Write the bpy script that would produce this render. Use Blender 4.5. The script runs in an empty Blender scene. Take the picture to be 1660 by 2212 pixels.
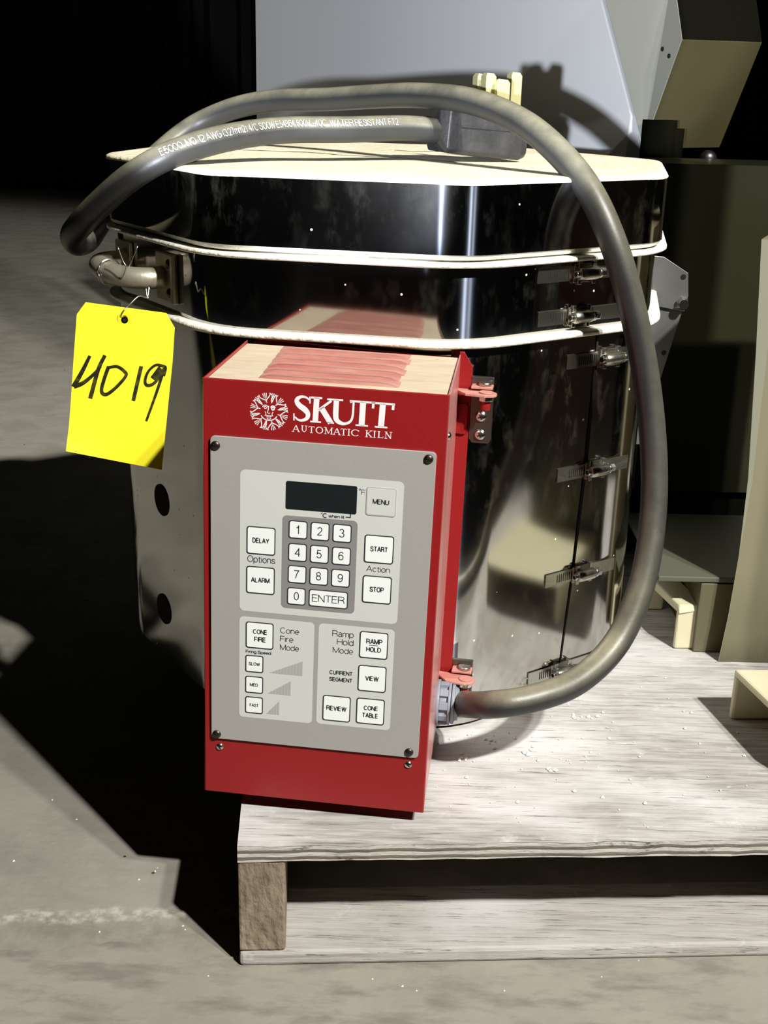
import bpy, bmesh, math, random
from mathutils import Vector as V, Matrix
random.seed(7)
C = bpy.context.scene.collection
PI = math.pi

# ------------------------------------------------------------------ camera
FPX, PITCH, ROLL = 2600.0, 0.34524, 0.02524
CAM = V((-0.00145, -1.27436, 0.69535))
fwd = V((0, math.cos(PITCH), -math.sin(PITCH)))
r0 = V((1, 0, 0)); u0 = r0.cross(fwd)
rgt = r0 * math.cos(ROLL) + u0 * math.sin(ROLL)
upv = u0 * math.cos(ROLL) - r0 * math.sin(ROLL)
cd = bpy.data.cameras.new('camera'); cam = bpy.data.objects.new('camera', cd); C.objects.link(cam)
cd.sensor_fit = 'VERTICAL'; cd.sensor_height = 36.0; cd.lens = 36.0 * FPX / 2212.0
cd.clip_start = 0.02; cd.clip_end = 60
M = Matrix((rgt, upv, -fwd)).transposed().to_4x4(); M.translation = CAM
cam.matrix_world = M
bpy.context.scene.camera = cam

def ray(x, y): return rgt * ((x - 830) / FPX) - upv * ((y - 1106) / FPX) + fwd
def at(x, y, Y):
    d = ray(x, y); return CAM + d * ((Y - CAM.y) / d.y)
def atz(x, y, Z):
    d = ray(x, y); return CAM + d * ((Z - CAM.z) / d.z)
def onp(x, y, P, n):
    d = ray(x, y); return CAM + d * (((P - CAM).dot(n)) / d.dot(n))

# ------------------------------------------------------------------ materials
def mat(name, col, rough=0.5, metal=0.0, noise=0, nscale=20, nstretch=None, col2=None, bump=0.0, bscale=80,
        contrast=(0.35, 0.65), spec=0.5, bstretch=None, detail=6):
    m = bpy.data.materials.new(name); m.use_nodes = True
    nt = m.node_tree; b = nt.nodes['Principled BSDF']
    b.inputs['Base Color'].default_value = (*col, 1); b.inputs['Roughness'].default_value = rough
    b.inputs['Metallic'].default_value = metal; b.inputs['Specular IOR Level'].default_value = spec
    tc = nt.nodes.new('ShaderNodeTexCoord')
    def nz(scale, stretch):
        mp = nt.nodes.new('ShaderNodeMapping'); nt.links.new(tc.outputs['Object'], mp.inputs[0])
        if stretch: mp.inputs['Scale'].default_value = stretch
        n = nt.nodes.new('ShaderNodeTexNoise'); n.inputs['Scale'].default_value = scale; n.inputs['Detail'].default_value = detail
        nt.links.new(mp.outputs[0], n.inputs['Vector']); return n
    if col2:
        n = nz(nscale, nstretch); rp = nt.nodes.new('ShaderNodeValToRGB')
        rp.color_ramp.elements[0].position = contrast[0]; rp.color_ramp.elements[1].position = contrast[1]
        rp.color_ramp.elements[0].color = (*col, 1); rp.color_ramp.elements[1].color = (*col2, 1)
        nt.links.new(n.outputs['Fac'], rp.inputs[0]); nt.links.new(rp.outputs[0], b.inputs['Base Color'])
        m['_ramp'] = rp.name
    if bump:
        n2 = nz(bscale, bstretch); bp = nt.nodes.new('ShaderNodeBump'); bp.inputs['Strength'].default_value = bump
        bp.inputs['Distance'].default_value = 0.004
        nt.links.new(n2.outputs['Fac'], bp.inputs['Height']); nt.links.new(bp.outputs[0], b.inputs['Normal'])
    return m
def N(m, t, **k):
    n = m.node_tree.nodes.new(t)
    for a, v in k.items(): setattr(n, a, v)
    return n
def L(m, a, b): m.node_tree.links.new(a, b)
def ramp(m, fac, stops):
    r = N(m, 'ShaderNodeValToRGB'); e = r.color_ramp.elements
    while len(e) < len(stops): e.new(0.5)
    for i, (p, c) in enumerate(stops):
        e[i].position = p; e[i].color = (*c, 1) if not isinstance(c, (int, float)) else (c, c, c, 1)
    L(m, fac, r.inputs[0]); return r.outputs[0]
def mix(m, fac, a, b, mode='MIX'):
    x = N(m, 'ShaderNodeMix', data_type='RGBA', blend_type=mode)
    for s, v in ((0, fac), (6, a), (7, b)):
        if isinstance(v, (int, float)): x.inputs[s].default_value = v
        elif isinstance(v, tuple): x.inputs[s].default_value = (*v, 1)
        else: L(m, v, x.inputs[s])
    return x.outputs[2]
def noise(m, scale, stretch=None, detail=6, rough=0.6, coord='Object', rot=None, dist=0.0):
    tc = N(m, 'ShaderNodeTexCoord'); mp = N(m, 'ShaderNodeMapping'); L(m, tc.outputs[coord], mp.inputs[0])
    if stretch: mp.inputs['Scale'].default_value = stretch
    if rot: mp.inputs['Rotation'].default_value = rot
    n = N(m, 'ShaderNodeTexNoise'); n.inputs['Scale'].default_value = scale; n.inputs['Detail'].default_value = detail
    n.inputs['Roughness'].default_value = rough; n.inputs['Distortion'].default_value = dist
    L(m, mp.outputs[0], n.inputs['Vector']); return n.outputs['Fac']
def bsdf(m): return m.node_tree.nodes['Principled BSDF']
def bumpn(m, h, s=0.3, d=0.002):
    b = N(m, 'ShaderNodeBump'); b.inputs['Strength'].default_value = s; b.inputs['Distance'].default_value = d
    L(m, h, b.inputs['Height']); L(m, b.outputs[0], bsdf(m).inputs['Normal'])
def mth(m, op, a, b=None, c=None):
    n = N(m, 'ShaderNodeMath', operation=op)
    for i, v in enumerate((a, b, c)):
        if v is None: continue
        if isinstance(v, (int, float)): n.inputs[i].default_value = v
        else: L(m, v, n.inputs[i])
    return n.outputs[0]

def steel(name, base=0.5, rough=0.06, dust=1.0, wav=0.12):
    m = mat(name, (base, base * 0.98, base * 0.92), rough, 1.0)
    b = bsdf(m)
    smear = noise(m, 9, (1, 1, 0.6), 8, 0.65)
    fine = noise(m, 60, (1, 1, 0.5), 6, 0.7)
    rr = ramp(m, smear, [(0.35, rough), (0.62, rough + 0.02), (0.85, rough + 0.1)])
    L(m, rr, b.inputs['Roughness'])
    # specks of brick dust
    tc = N(m, 'ShaderNodeTexCoord'); vo = N(m, 'ShaderNodeTexVoronoi'); vo.inputs['Scale'].default_value = 105
    L(m, tc.outputs['Object'], vo.inputs['Vector'])
    sp = mth(m, 'LESS_THAN', vo.outputs['Distance'], 0.11)
    pick = N(m, 'ShaderNodeSeparateColor'); L(m, vo.outputs['Color'], pick.inputs[0])
    sp = mth(m, 'MULTIPLY', sp, mth(m, 'GREATER_THAN', pick.outputs[0], 0.89))
    film = ramp(m, fine, [(0.5, 0.0), (0.8, 0.045 * dust)])
    film = mth(m, 'MULTIPLY', film, ramp(m, smear, [(0.4, 0.15), (0.7, 1.0)]))
    fac = mth(m, 'MAXIMUM', sp, film)
    d = N(m, 'ShaderNodeBsdfDiffuse'); d.inputs[0].default_value = (0.75, 0.7, 0.58, 1)
    # brushed lobe: fine horizontal graining stretches highlights vertically
    ga = N(m, 'ShaderNodeBsdfAnisotropic'); ga.inputs['Color'].default_value = (0.52, 0.6, 0.8, 1); ga.inputs['Roughness'].default_value = 0.42  # bluish tint puts the highlight's cool cast into the lobe colour
    ga.inputs['Anisotropy'].default_value = 0.9; tg_ = N(m, 'ShaderNodeTangent', direction_type='RADIAL', axis='Z'); L(m, tg_.outputs[0], ga.inputs['Tangent'])
    mg = N(m, 'ShaderNodeMixShader'); mg.inputs[0].default_value = 0.07; L(m, b.outputs[0], mg.inputs[1]); L(m, ga.outputs[0], mg.inputs[2])
    ms = N(m, 'ShaderNodeMixShader'); L(m, fac, ms.inputs[0]); L(m, mg.outputs[0], ms.inputs[1]); L(m, d.outputs[0], ms.inputs[2])
    out = m.node_tree.nodes['Material Output']; L(m, ms.outputs[0], out.inputs[0])
    if wav:
        w = noise(m, 7, (1, 1, 0.7), 1, 0.4)
        bumpn(m, w, wav, 0.01)
    return m

MT = {}
MT['steel'] = steel('polished_steel')
MT['steel_body'] = steel('polished_steel_jacket', 0.55, 0.09, 1.3, 0.16)
MT['metal'] = mat('dull_metal', (0.5, 0.49, 0.44), 0.32, 1.0, bump=0.1, bscale=200)
MT['bright_metal'] = mat('bright_metal', (0.72, 0.72, 0.7), 0.22, 1.0)
MT['dark_metal'] = mat('dark_metal', (0.05, 0.05, 0.05), 0.35, 0.8)
MT['cast'] = mat('cast_handle_metal', (0.42, 0.39, 0.31), 0.4, 0.55, bump=0.25, bscale=60)
MT['grey_plate'] = mat('grey_plate', (0.2, 0.2, 0.2), 0.4, 0.6, col2=(0.26, 0.26, 0.26), nscale=15)
MT['brick'] = mat('fire_brick', (0.80, 0.73, 0.52), 0.95, col2=(0.92, 0.87, 0.68), nscale=14, bump=0.7, bscale=120, spec=0.05)
MT['lip'] = mat('brick_lip', (0.72, 0.68, 0.55), 0.9, col2=(0.92, 0.9, 0.8), nscale=60, nstretch=(1, 1, 3), bump=0.5, bscale=160, spec=0.05, contrast=(0.3, 0.45))
MT['oldbrick'] = mat('scorched_brick', (0.22, 0.17, 0.10), 0.95, col2=(0.4, 0.33, 0.2), nscale=50, bump=.6, bscale=120)
MT['dark'] = mat('dark_hole', (0.012, 0.01, 0.006), 0.9)
MT['slot'] = mat('slot_shadow', (0.01, 0.01, 0.01), 0.8)
MT['red'] = mat('red_enamel', (0.28, 0.018, 0.02), 0.33, bump=0.05, bscale=500, spec=0.45)
MT['plate'] = mat('grey_faceplate', (0.36, 0.35, 0.335), 0.45, bump=0.03, bscale=400)
MT['overlay'] = mat('light_overlay', (0.62, 0.63, 0.61), 0.5)
MT['pad'] = mat('keypad_grey', (0.25, 0.24, 0.24), 0.5)
MT['key'] = mat('key_white', (0.9, 0.93, 0.92), 0.45)
MT['ink'] = mat('dark_ink', (0.025, 0.03, 0.035), 0.6)
MT['greyink'] = mat('grey_ink', (0.4, 0.4, 0.4), 0.6)
MT['display'] = mat('display_window', (0.018, 0.022, 0.024), 0.25)
MT['white'] = mat('white_print', (0.9, 0.88, 0.9), 0.5)
MT['screw_dark'] = mat('dark_screw', (0.09, 0.08, 0.07), 0.35, 0.9)
MT['fitting'] = mat('grey_fitting', (0.24, 0.27, 0.32), 0.45, bump=0.05)
MT['prong'] = mat('brass_prong', (0.62, 0.58, 0.3), 0.45, 0.45)
MT['plug'] = mat('plug_rubber', (0.018, 0.018, 0.019), 0.45, col2=(0.035, 0.034, 0.034), nscale=50, bump=0.15, bscale=200)
MT['yellow'] = mat('yellow_card', (0.95, 0.86, 0.02), 0.6, bump=0.1, bscale=25)
MT['marker'] = mat('black_marker', (0.012, 0.012, 0.004), 0.5, col2=(0.1, 0.09, 0.01), nscale=160, contrast=(0.5, 0.8))
MT['wire'] = mat('thin_wire', (0.6, 0.58, 0.55), 0.3, 1.0)
MT['card_ring'] = mat('yellow_ring', (0.88, 0.78, 0.02), 0.6)
MT['panel'] = mat('painted_panel', (0.72, 0.72, 0.72), 0.55, bump=0.02, bscale=300)
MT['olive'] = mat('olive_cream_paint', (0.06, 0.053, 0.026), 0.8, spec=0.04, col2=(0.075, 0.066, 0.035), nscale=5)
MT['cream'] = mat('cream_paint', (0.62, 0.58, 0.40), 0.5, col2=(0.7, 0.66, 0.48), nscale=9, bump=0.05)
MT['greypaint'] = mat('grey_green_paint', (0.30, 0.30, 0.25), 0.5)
MT['shelf'] = mat('shaded_green_grey_paint', (0.10, 0.105, 0.08), 0.5)  # shelf plate: shade from the parts around it put into a darkened colour
MT['shelf2'] = mat('shaded_olive_paint', (0.12, 0.11, 0.065), 0.5)  # plinth olive, darkened in colour to stand for the shade on it
MT['bracket'] = mat('bracket_steel', (0.16, 0.155, 0.14), 0.35, 0.9)
MT['darkcab'] = mat('dark_olive_sheet', (0.03, 0.03, 0.019), 0.28, 0.2, bump=0.05, bscale=4, spec=0.6)
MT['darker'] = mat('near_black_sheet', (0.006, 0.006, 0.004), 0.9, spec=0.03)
MT['teal'] = mat('dark_teal_sheet', (0.03, 0.045, 0.045), 0.5)
MT['chip'] = mat('plaster_chip', (0.85, 0.82, 0.72), 0.9)
MT['endgrain'] = mat('end_grain', (0.17, 0.13, 0.09), 0.9, col2=(0.27, 0.22, 0.165), nscale=70, nstretch=(1, 1, 0.5), bump=0.9, bscale=110, bstretch=(1.4, 1, 0.7))
MT['cream_dim'] = mat('cream_edge_paint', (0.3, 0.3, 0.235), 0.5)  # edge strip coloured paler than the pedestal front

# dusty red top of the control box
m = mat('dusty_red_top', (0.7, 0.55, 0.4), 0.85); MT['dusty'] = m
n1 = noise(m, 30, (1, 3, 1), 5)
L(m, ramp(m, n1, [(0.3, (0.50, 0.40, 0.29)), (0.7, (0.62, 0.52, 0.39))]), bsdf(m).inputs['Base Color'])
m = mat('wiped_red_louver', (0.6, 0.2, 0.17), 0.7); MT['louver'] = m
n1 = noise(m, 45, (0.4, 2, 1), 5)
L(m, ramp(m, n1, [(0.3, (0.42, 0.13, 0.12)), (0.7, (0.56, 0.30, 0.24))]), bsdf(m).inputs['Base Color'])
m = mat('dusty_sheen_red_side', (0.42, 0.1, 0.09), 0.3); MT['redside'] = m  # red paled so the side's reflected sheen is painted into its colour
n1 = noise(m, 14, (1, 1, 0.4), 6)
L(m, ramp(m, n1, [(0.35, (0.50, 0.16, 0.15)), (0.7, (0.6, 0.32, 0.3))]), bsdf(m).inputs['Base Color'])

# rubber cord: dusty on the upper side
m = mat('cord_rubber', (0.03, 0.03, 0.03), 0.42); MT['cord'] = m
g = N(m, 'ShaderNodeNewGeometry'); sx = N(m, 'ShaderNodeSeparateXYZ'); L(m, g.outputs['Normal'], sx.inputs[0])
upf = ramp(m, sx.outputs[2], [(0.05, 0.06), (0.85, 1.0)])
pat = noise(m, 22, None, 6, 0.65)
f = mth(m, 'MULTIPLY', upf, ramp(m, pat, [(0.3, 0.35), (0.65, 1.0)]))
L(m, mix(m, f, (0.021, 0.022, 0.026), (0.25, 0.235, 0.165)), bsdf(m).inputs['Base Color'])
bumpn(m, noise(m, 300), 0.12, 0.001)

# concrete floor
m = mat('concrete', (0.3, 0.28, 0.24), 0.75); MT['floor'] = m
big = noise(m, 1.6, None, 6, 0.6); med = noise(m, 11, None, 8, 0.65); streak = noise(m, 9, (1.6, 5, 1), 6, 0.6, rot=(0, 0, 0.6))
c1 = ramp(m, big, [(0.3, (0.255, 0.24, 0.205)), (0.7, (0.33, 0.315, 0.275))])
c2 = mix(m, ramp(m, med, [(0.36, 0.6), (0.55, 0.0)]), c1, (0.2, 0.19, 0.165))
tc = N(m, 'ShaderNodeTexCoord'); sp = N(m, 'ShaderNodeSeparateXYZ'); L(m, tc.outputs['Object'], sp.inputs[0])
wob = mth(m, 'MULTIPLY', mth(m, 'SUBTRACT', noise(m, 25, None, 4), 0.5), 0.035)
yy = mth(m, 'ADD', mth(m, 'ADD', sp.outputs[1], mth(m, 'MULTIPLY', sp.outputs[0], -0.09)), wob)
# expansion joint running across the floor: chalky lip and a worn band behind the pallet edge
d1 = mth(m, 'ABSOLUTE', mth(m, 'ADD', yy, 0.383))
lipf = mth(m, 'MULTIPLY', ramp(m, d1, [(0.0, 0.9), (0.006, 0.9), (0.011, 0.0)]), ramp(m, noise(m, 90), [(0.42, 0.0), (0.6, 1.0)]))
c3 = mix(m, mth(m, 'MULTIPLY', lipf, 0.85), c2, (0.55, 0.53, 0.46))
d2 = mth(m, 'ABSOLUTE', mth(m, 'ADD', yy, 0.408))
band = ramp(m, d2, [(0.0, 0.5), (0.02, 0.4), (0.028, 0.0)])
c3 = mix(m, mth(m, 'MULTIPLY', band, ramp(m, noise(m, 60), [(0.35, 1.0), (0.6, 0.2)])), c3, (0.16, 0.14, 0.115))
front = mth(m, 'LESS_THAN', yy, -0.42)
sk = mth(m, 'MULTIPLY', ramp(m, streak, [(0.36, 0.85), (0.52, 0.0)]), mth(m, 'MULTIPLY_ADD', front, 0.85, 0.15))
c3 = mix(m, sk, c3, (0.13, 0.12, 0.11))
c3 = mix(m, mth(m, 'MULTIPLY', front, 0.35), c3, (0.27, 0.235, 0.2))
pits = N(m, 'ShaderNodeTexVoronoi'); pits.inputs['Scale'].default_value = 38; L(m, tc.outputs['Object'], pits.inputs['Vector'])
pc = N(m, 'ShaderNodeSeparateColor'); L(m, pits.outputs['Color'], pc.inputs[0])
pf = mth(m, 'MULTIPLY', mth(m, 'LESS_THAN', pits.outputs['Distance'], 0.08), mth(m, 'GREATER_THAN', pc.outputs[1], 0.9))
c3 = mix(m, pf, c3, (0.05, 0.045, 0.04))
back = ramp(m, sp.outputs[1], [(0.15, 0.0), (1.0, 1.0)])  # lightens the far floor's colour to make up for lamp falloff
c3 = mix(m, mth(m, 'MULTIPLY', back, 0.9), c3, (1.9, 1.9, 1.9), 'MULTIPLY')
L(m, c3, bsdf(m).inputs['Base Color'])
hh = mth(m, 'ADD', med, mth(m, 'MULTIPLY', noise(m, 120), 0.5))
bumpn(m, hh, 0.25, 0.003)

# weathered whitewashed plywood: grain along X
def wood(name, dark, light, white, wf=(0.45, 0.62), gs=1.0):
    m = mat(name, light, 0.75)
    grain = noise(m, 14 * gs, (1, 14, 14), 7, 0.65); crack = noise(m, 13 * gs, (1.3, 30, 30), 5, 0.7)
    blot = noise(m, 6, (0.8, 1.6, 1), 5, 0.6); dust = noise(m, 35, None, 8, 0.7)
    c = ramp(m, grain, [(0.3, dark), (0.6, light)])
    c = mix(m, ramp(m, blot, [(wf[0], 0.0), (wf[1], 0.75)]), c, white)
    c = mix(m, ramp(m, crack, [(0.33, 0.9), (0.42, 0.0)]), c, (0.10, 0.09, 0.08))
    c = mix(m, ramp(m, dust, [(0.60, 0.0), (0.72, 0.6)]), c, white)
    L(m, c, bsdf(m).inputs['Base Color'])
    bumpn(m, mth(m, 'ADD', grain, mth(m, 'MULTIPLY', crack, 1.2)), 0.35, 0.002)
    return m
MT['ply'] = wood('weathered_plywood', (0.22, 0.20, 0.18), (0.47, 0.455, 0.435), (0.70, 0.69, 0.70), (0.46, 0.68))
MT['board'] = wood('grey_board', (0.30, 0.28, 0.255), (0.42, 0.40, 0.38), (0.56, 0.55, 0.56), (0.5, 0.7))
# plywood edge: laminated veneers
m = mat('plywood_edge', (0.4, 0.37, 0.33), 0.8); MT['plyedge'] = m
tc = N(m, 'ShaderNodeTexCoord'); sp = N(m, 'ShaderNodeSeparateXYZ'); L(m, tc.outputs['Object'], sp.inputs[0])
w = mth(m, 'MULTIPLY', mth(m, 'SUBTRACT', noise(m, 30, (1, 1, 0.1), 4), 0.5), 0.0022)
zz = mth(m, 'ADD', sp.outputs[2], w)
lay = mth(m, 'FRACT', mth(m, 'MULTIPLY', mth(m, 'SUBTRACT', zz, 0.1015), 1.0 / 0.0064))
lc = ramp(m, lay, [(0.0, (0.50, 0.48, 0.45)), (0.45, (0.52, 0.5, 0.47)), (0.52, (0.12, 0.10, 0.085)), (0.93, (0.19, 0.165, 0.14)), (0.98, (0.5, 0.48, 0.45))])
chip = ramp(m, noise(m, 22, (1, 1, 3), 6, 0.7), [(0.36, 0.8), (0.42, 0.0)])
lc = mix(m, chip, lc, (0.05, 0.045, 0.04))
L(m, lc, bsdf(m).inputs['Base Color'])
bumpn(m, noise(m, 60, (1, 1, 6)), 0.5, 0.003)
# back wall: dark ribbed metal
m = mat('dark_ribbed_wall', (0.03, 0.03, 0.033), 0.6); MT['wall'] = m
n1 = noise(m, 3, (1, 1, 0.05), 4)
L(m, ramp(m, n1, [(0.35, (0.015, 0.015, 0.017)), (0.7, (0.05, 0.05, 0.055))]), bsdf(m).inputs['Base Color'])

# ------------------------------------------------------------------ mesh helpers
class MB:
    def __init__(s): s.v = []; s.f = []; s.mi = []; s.mats = []; s.sm = []
    def mid(s, m):
        if m not in s.mats: s.mats.append(m)
        return s.mats.index(m)
    def add(s, vs, fs, m, smooth=False):
        o = len(s.v); s.v += [V(x) for x in vs]; k = s.mid(m)
        for f in fs: s.f.append([i + o for i in f]); s.mi.append(k); s.sm.append(smooth)
    def build(s, name, parent=None, bevel=0, seg=2, autosmooth=None):
        me = bpy.data.meshes.new(name); me.from_pydata([tuple(x) for x in s.v], [], s.f)
        for mm in s.mats: me.materials.append(MT[mm])
        for p, k, q in zip(me.polygons, s.mi, s.sm): p.material_index = k; p.use_smooth = q
        bm = bmesh.new(); bm.from_mesh(me)
        bmesh.ops.remove_doubles(bm, verts=bm.verts, dist=1e-6)
        bm.to_mesh(me); bm.free(); me.update()
        o = bpy.data.objects.new(name, me); C.objects.link(o)
        if parent is not None:
            o.parent = parent
            if parent.type == 'EMPTY' and parent.parent is None: o.location = -parent.location
        if bevel:
            bv = o.modifiers.new('bevel', 'BEVEL'); bv.width = bevel; bv.segments = seg; bv.limit_method = 'ANGLE'; bv.angle_limit = 0.6
            bv.harden_normals = False
        return o
    # --- primitives
    def hexa(s, p, m):   # 8 pts: bottom 4 ccw, top 4 ccw
        s.add(p, [(3, 2, 1, 0), (4, 5, 6, 7), (0, 1, 5, 4), (1, 2, 6, 5), (2, 3, 7, 6), (3, 0, 4, 7)], m); return s
    def box(s, o, a, b, c, m):  # origin corner + 3 edge vectors
        o, a, b, c = V(o), V(a), V(b), V(c)
        if a.cross(b).dot(c) < 0: a, b = b, a
        return s.hexa([o, o + a, o + a + b, o + b, o + c, o + a + c, o + a + b + c, o + b + c], m)
    def abox(s, x0, x1, y0, y1, z0, z1, m): return s.box((x0, y0, z0), (x1 - x0, 0, 0), (0, y1 - y0, 0), (0, 0, z1 - z0), m)
    def prism(s, pts, d, m, smooth=False, caps=True, capm=None):  # planar polygon extruded by d
        n = len(pts); pts = [V(p) for p in pts]; d = V(d)
        nrm = sum(((pts[i] - pts[0]).cross(pts[(i + 1) % n] - pts[0]) for i in range(n)), V((0, 0, 0)))
        if nrm.dot(d) < 0: pts = pts[::-1]
        vs = pts + [p + d for p in pts]
        s.add(vs, [(i, (i + 1) % n, n + (i + 1) % n, n + i) for i in range(n)], m, smooth)
        if caps:
            s.add(vs, [list(range(n - 1, -1, -1)), list(range(n, 2 * n))], capm or m)
        return s
    def cyl(s, a, b, r, m, n=24, r2=None, caps=True):
        a, b = V(a), V(b); d = (b - a).normalized(); x = d.orthogonal().normalized(); y = d.cross(x); r2 = r if r2 is None else r2
        A = [a + (x * math.cos(t) + y * math.sin(t)) * r for t in [2 * PI * i / n for i in range(n)]]
        B = [b + (x * math.cos(t) + y * math.sin(t)) * r2 for t in [2 * PI * i / n for i in range(n)]]
        s.add(A + B, [(i, (i + 1) % n, n + (i + 1) % n, n + i) for i in range(n)], m, n > 8)
        if caps: s.add(A, [list(range(n - 1, -1, -1))], m); s.add(B, [list(range(n))], m)
        return s
    def tube(s, pts, r, m, n=16, caps=True):
        pts = [V(p) for p in pts]; k = len(pts); rs = r if isinstance(r, (list, tuple)) else [r] * k
        T = [((pts[min(i + 1, k - 1)] - pts[max(i - 1, 0)]).normalized()) for i in range(k)]
        x = T[0].orthogonal().normalized(); vs = []
        for i in range(k):
            x = (x - T[i] * x.dot(T[i])).normalized(); y = T[i].cross(x)
            vs += [pts[i] + (x * math.cos(2 * PI * j / n) + y * math.sin(2 * PI * j / n)) * rs[i] for j in range(n)]
        fs = [(i * n + j, i * n + (j + 1) % n, (i + 1) * n + (j + 1) % n, (i + 1) * n + j) for i in range(k - 1) for j in range(n)]
        s.add(vs, fs, m, True)
        if caps: s.add(vs[:n], [list(range(n - 1, -1, -1))], m); s.add(vs[-n:], [list(range(n))], m)
        return s
    def dome(s, c, nrm, r, h, m, n=20, k=5):
        c, d = V(c), V(nrm).normalized(); x = d.orthogonal().normalized(); y = d.cross(x); vs = []; fs = []
        for i in range(k):
            t = (PI / 2) * i / k
            vs += [c + (x * math.cos(2 * PI * j / n) + y * math.sin(2 * PI * j / n)) * r * math.cos(t) + d * h * math.sin(t) for j in range(n)]
        vs.append(c + d * h)
        for i in range(k - 1): fs += [(i * n + j, i * n + (j + 1) % n, (i + 1) * n + (j + 1) % n, (i + 1) * n + j) for j in range(n)]
        fs += [((k - 1) * n + j, (k - 1) * n + (j + 1) % n, k * n) for j in range(n)]
        s.add(vs, fs, m, True); return s

def spline(ctrl, per=10):
    P = [V(p) for p in ctrl]; P = [P[0] * 2 - P[1]] + P + [P[-1] * 2 - P[-2]]; out = []
    for i in range(1, len(P) - 2):
        a, b, c, d = P[i - 1], P[i], P[i + 1], P[i + 2]
        for j in range(per):
            t = j / per
            out.append(0.5 * ((2 * b) + (c - a) * t + (2 * a - 5 * b + 4 * c - d) * t * t + (3 * b - a - 3 * c + d) * t ** 3))
    out.append(P[-2]); return out

def empty(name, loc, label, cat, group=None):
    o = bpy.data.objects.new(name, None); C.objects.link(o); o.location = loc; o.empty_display_size = 0.05
    o['label'] = label; o['category'] = cat
    if group: o['group'] = group
    bpy.context.view_layer.update()
    return o
def struct(o): o['kind'] = 'structure'; return o

# ------------------------------------------------------------------ the setting
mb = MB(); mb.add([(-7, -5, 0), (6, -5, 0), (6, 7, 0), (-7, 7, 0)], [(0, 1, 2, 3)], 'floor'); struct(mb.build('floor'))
mb = MB(); x = -7.0; pr = []
while x < 6.0:
    pr += [(x, 6.5), (x + 0.16, 6.5), (x + 0.19, 6.46), (x + 0.25, 6.46), (x + 0.28, 6.5)]; x += 0.28
mb.add([(a, b, 0) for a, b in pr] + [(a, b, 4.0) for a, b in pr], [(i, i + 1, len(pr) + i + 1, len(pr) + i) for i in range(len(pr) - 1)], 'wall')
struct(mb.build('wall_back'))

# ------------------------------------------------------------------ octagonal kiln
A0 = -0.17456; AP = 0.26575; APL = 0.27
ZB, ZRB, ZRT, ZLB, ZLT = 0.1183, 0.4843, 0.5511, 0.5614, 0.6173
def octa(ap, rc, n=8):
    out = []
    cr = (ap - rc) / math.cos(PI / 8)
    for k in range(8):
        n0 = A0 + PI / 4 * k; v = n0 + PI / 8
        c = V((math.sin(v), -math.cos(v))) * cr
        for i in range(n + 1):
            t = n0 + PI / 4 * i / n; out.append((c.x + rc * math.sin(t), c.y - rc * math.cos(t)))
    return out
def ringshape(mb, prof, rc, m, n=8, caps=(False, False), smooth=True, per=None):
    # prof: list of (apothem, z, material-or-None for the strip above)
    loops = [octa(a, rc + (a - prof[0][0]) if True else rc, n) for a, z, *_ in prof]; k = len(loops[0])
    for i in range(len(prof) - 1):
        mm = prof[i][2] if len(prof[i]) > 2 else m
        vs = [(x, y, prof[i][1]) for x, y in loops[i]] + [(x, y, prof[i + 1][1]) for x, y in loops[i + 1]]
        mb.add(vs, [(j, (j + 1) % k, k + (j + 1) % k, k + j) for j in range(k)], mm, smooth)
    if caps[0]: mb.add([(x, y, prof[0][1]) for x, y in loops[0]], [list(range(k - 1, -1, -1))], m)
    if caps[1]: mb.add([(x, y, prof[-1][1]) for x, y in loops[-1]], [list(range(k))], prof[-1][2] if len(prof[-1]) > 2 else m)
def fnorm(k): t = A0 + PI / 4 * k; return V((math.sin(t), -math.cos(t), 0))
def ftan(k): t = A0 + PI / 4 * k; return V((math.cos(t), math.sin(t), 0))
def onface(k, s, z, d=0.0, ap=AP): return fnorm(k) * (ap + d) + ftan(k) * s + V((0, 0, z))

kiln = empty('kiln', (0, 0, ZB), 'octagonal stainless steel pottery kiln with red control box on the plywood pallet', 'kiln')
# lid
mb = MB(); ringshape(mb, [(APL, ZLB), (APL, ZLT)], 0.07, 'steel')
ringshape(mb, [(APL - 0.001, ZLT), (APL - 0.001, ZLB)], 0.07, 'steel')
lid = mb.build('lid', kiln)
mb = MB()
RC = 0.065
ringshape(mb, [(APL - 0.004, ZLB - 0.0045), (APL - 0.0015, ZLB - 0.003), (APL - 0.0012, ZLB + 0.004)], RC, 'lip')
ringshape(mb, [(APL - 0.0012, ZLB + 0.004), (APL - 0.0012, ZLT - 0.002), (APL + 0.0005, ZLT + 0.0006), (APL - 0.0005, ZLT + 0.0025), (APL - 0.003, ZLT + 0.0038), (APL - 0.010, ZLT + 0.0042)], RC, 'brick', caps=(False, True))
ringshape(mb, [(APL - 0.05, ZLB - 0.0045), (APL - 0.004, ZLB - 0.0045)], RC - 0.01, 'lip', caps=(True, False))
slab = mb.build('brick_slab', lid); slab['label'] = 'cream fire brick slab of the lid'
# a few cracks and crumbs in the lid brick
mb = MB()
for pts in ([(-0.21, 0.06), (-0.15, 0.045), (-0.09, 0.03), (-0.05, 0.0), (0.0, -0.02), (0.06, -0.07)], [(0.0, 0.11), (0.03, 0.10), (0.06, 0.115)]):
    p3 = spline([(x, y + random.uniform(-.004, .004), 0) for x, y in pts], 6); w = 0.0035
    vs = []
    for i, p in enumerate(p3):
        h = w * random.uniform(0.4, 1.1)
        vs += [(p.x, p.y - h, ZLT + 0.0044), (p.x, p.y + h, ZLT + 0.0044)]
    mb.add(vs, [(2 * i, 2 * i + 2, 2 * i + 3, 2 * i + 1) for i in range(len(p3) - 1)], 'dark')
mb.build('crack', lid)
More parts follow.
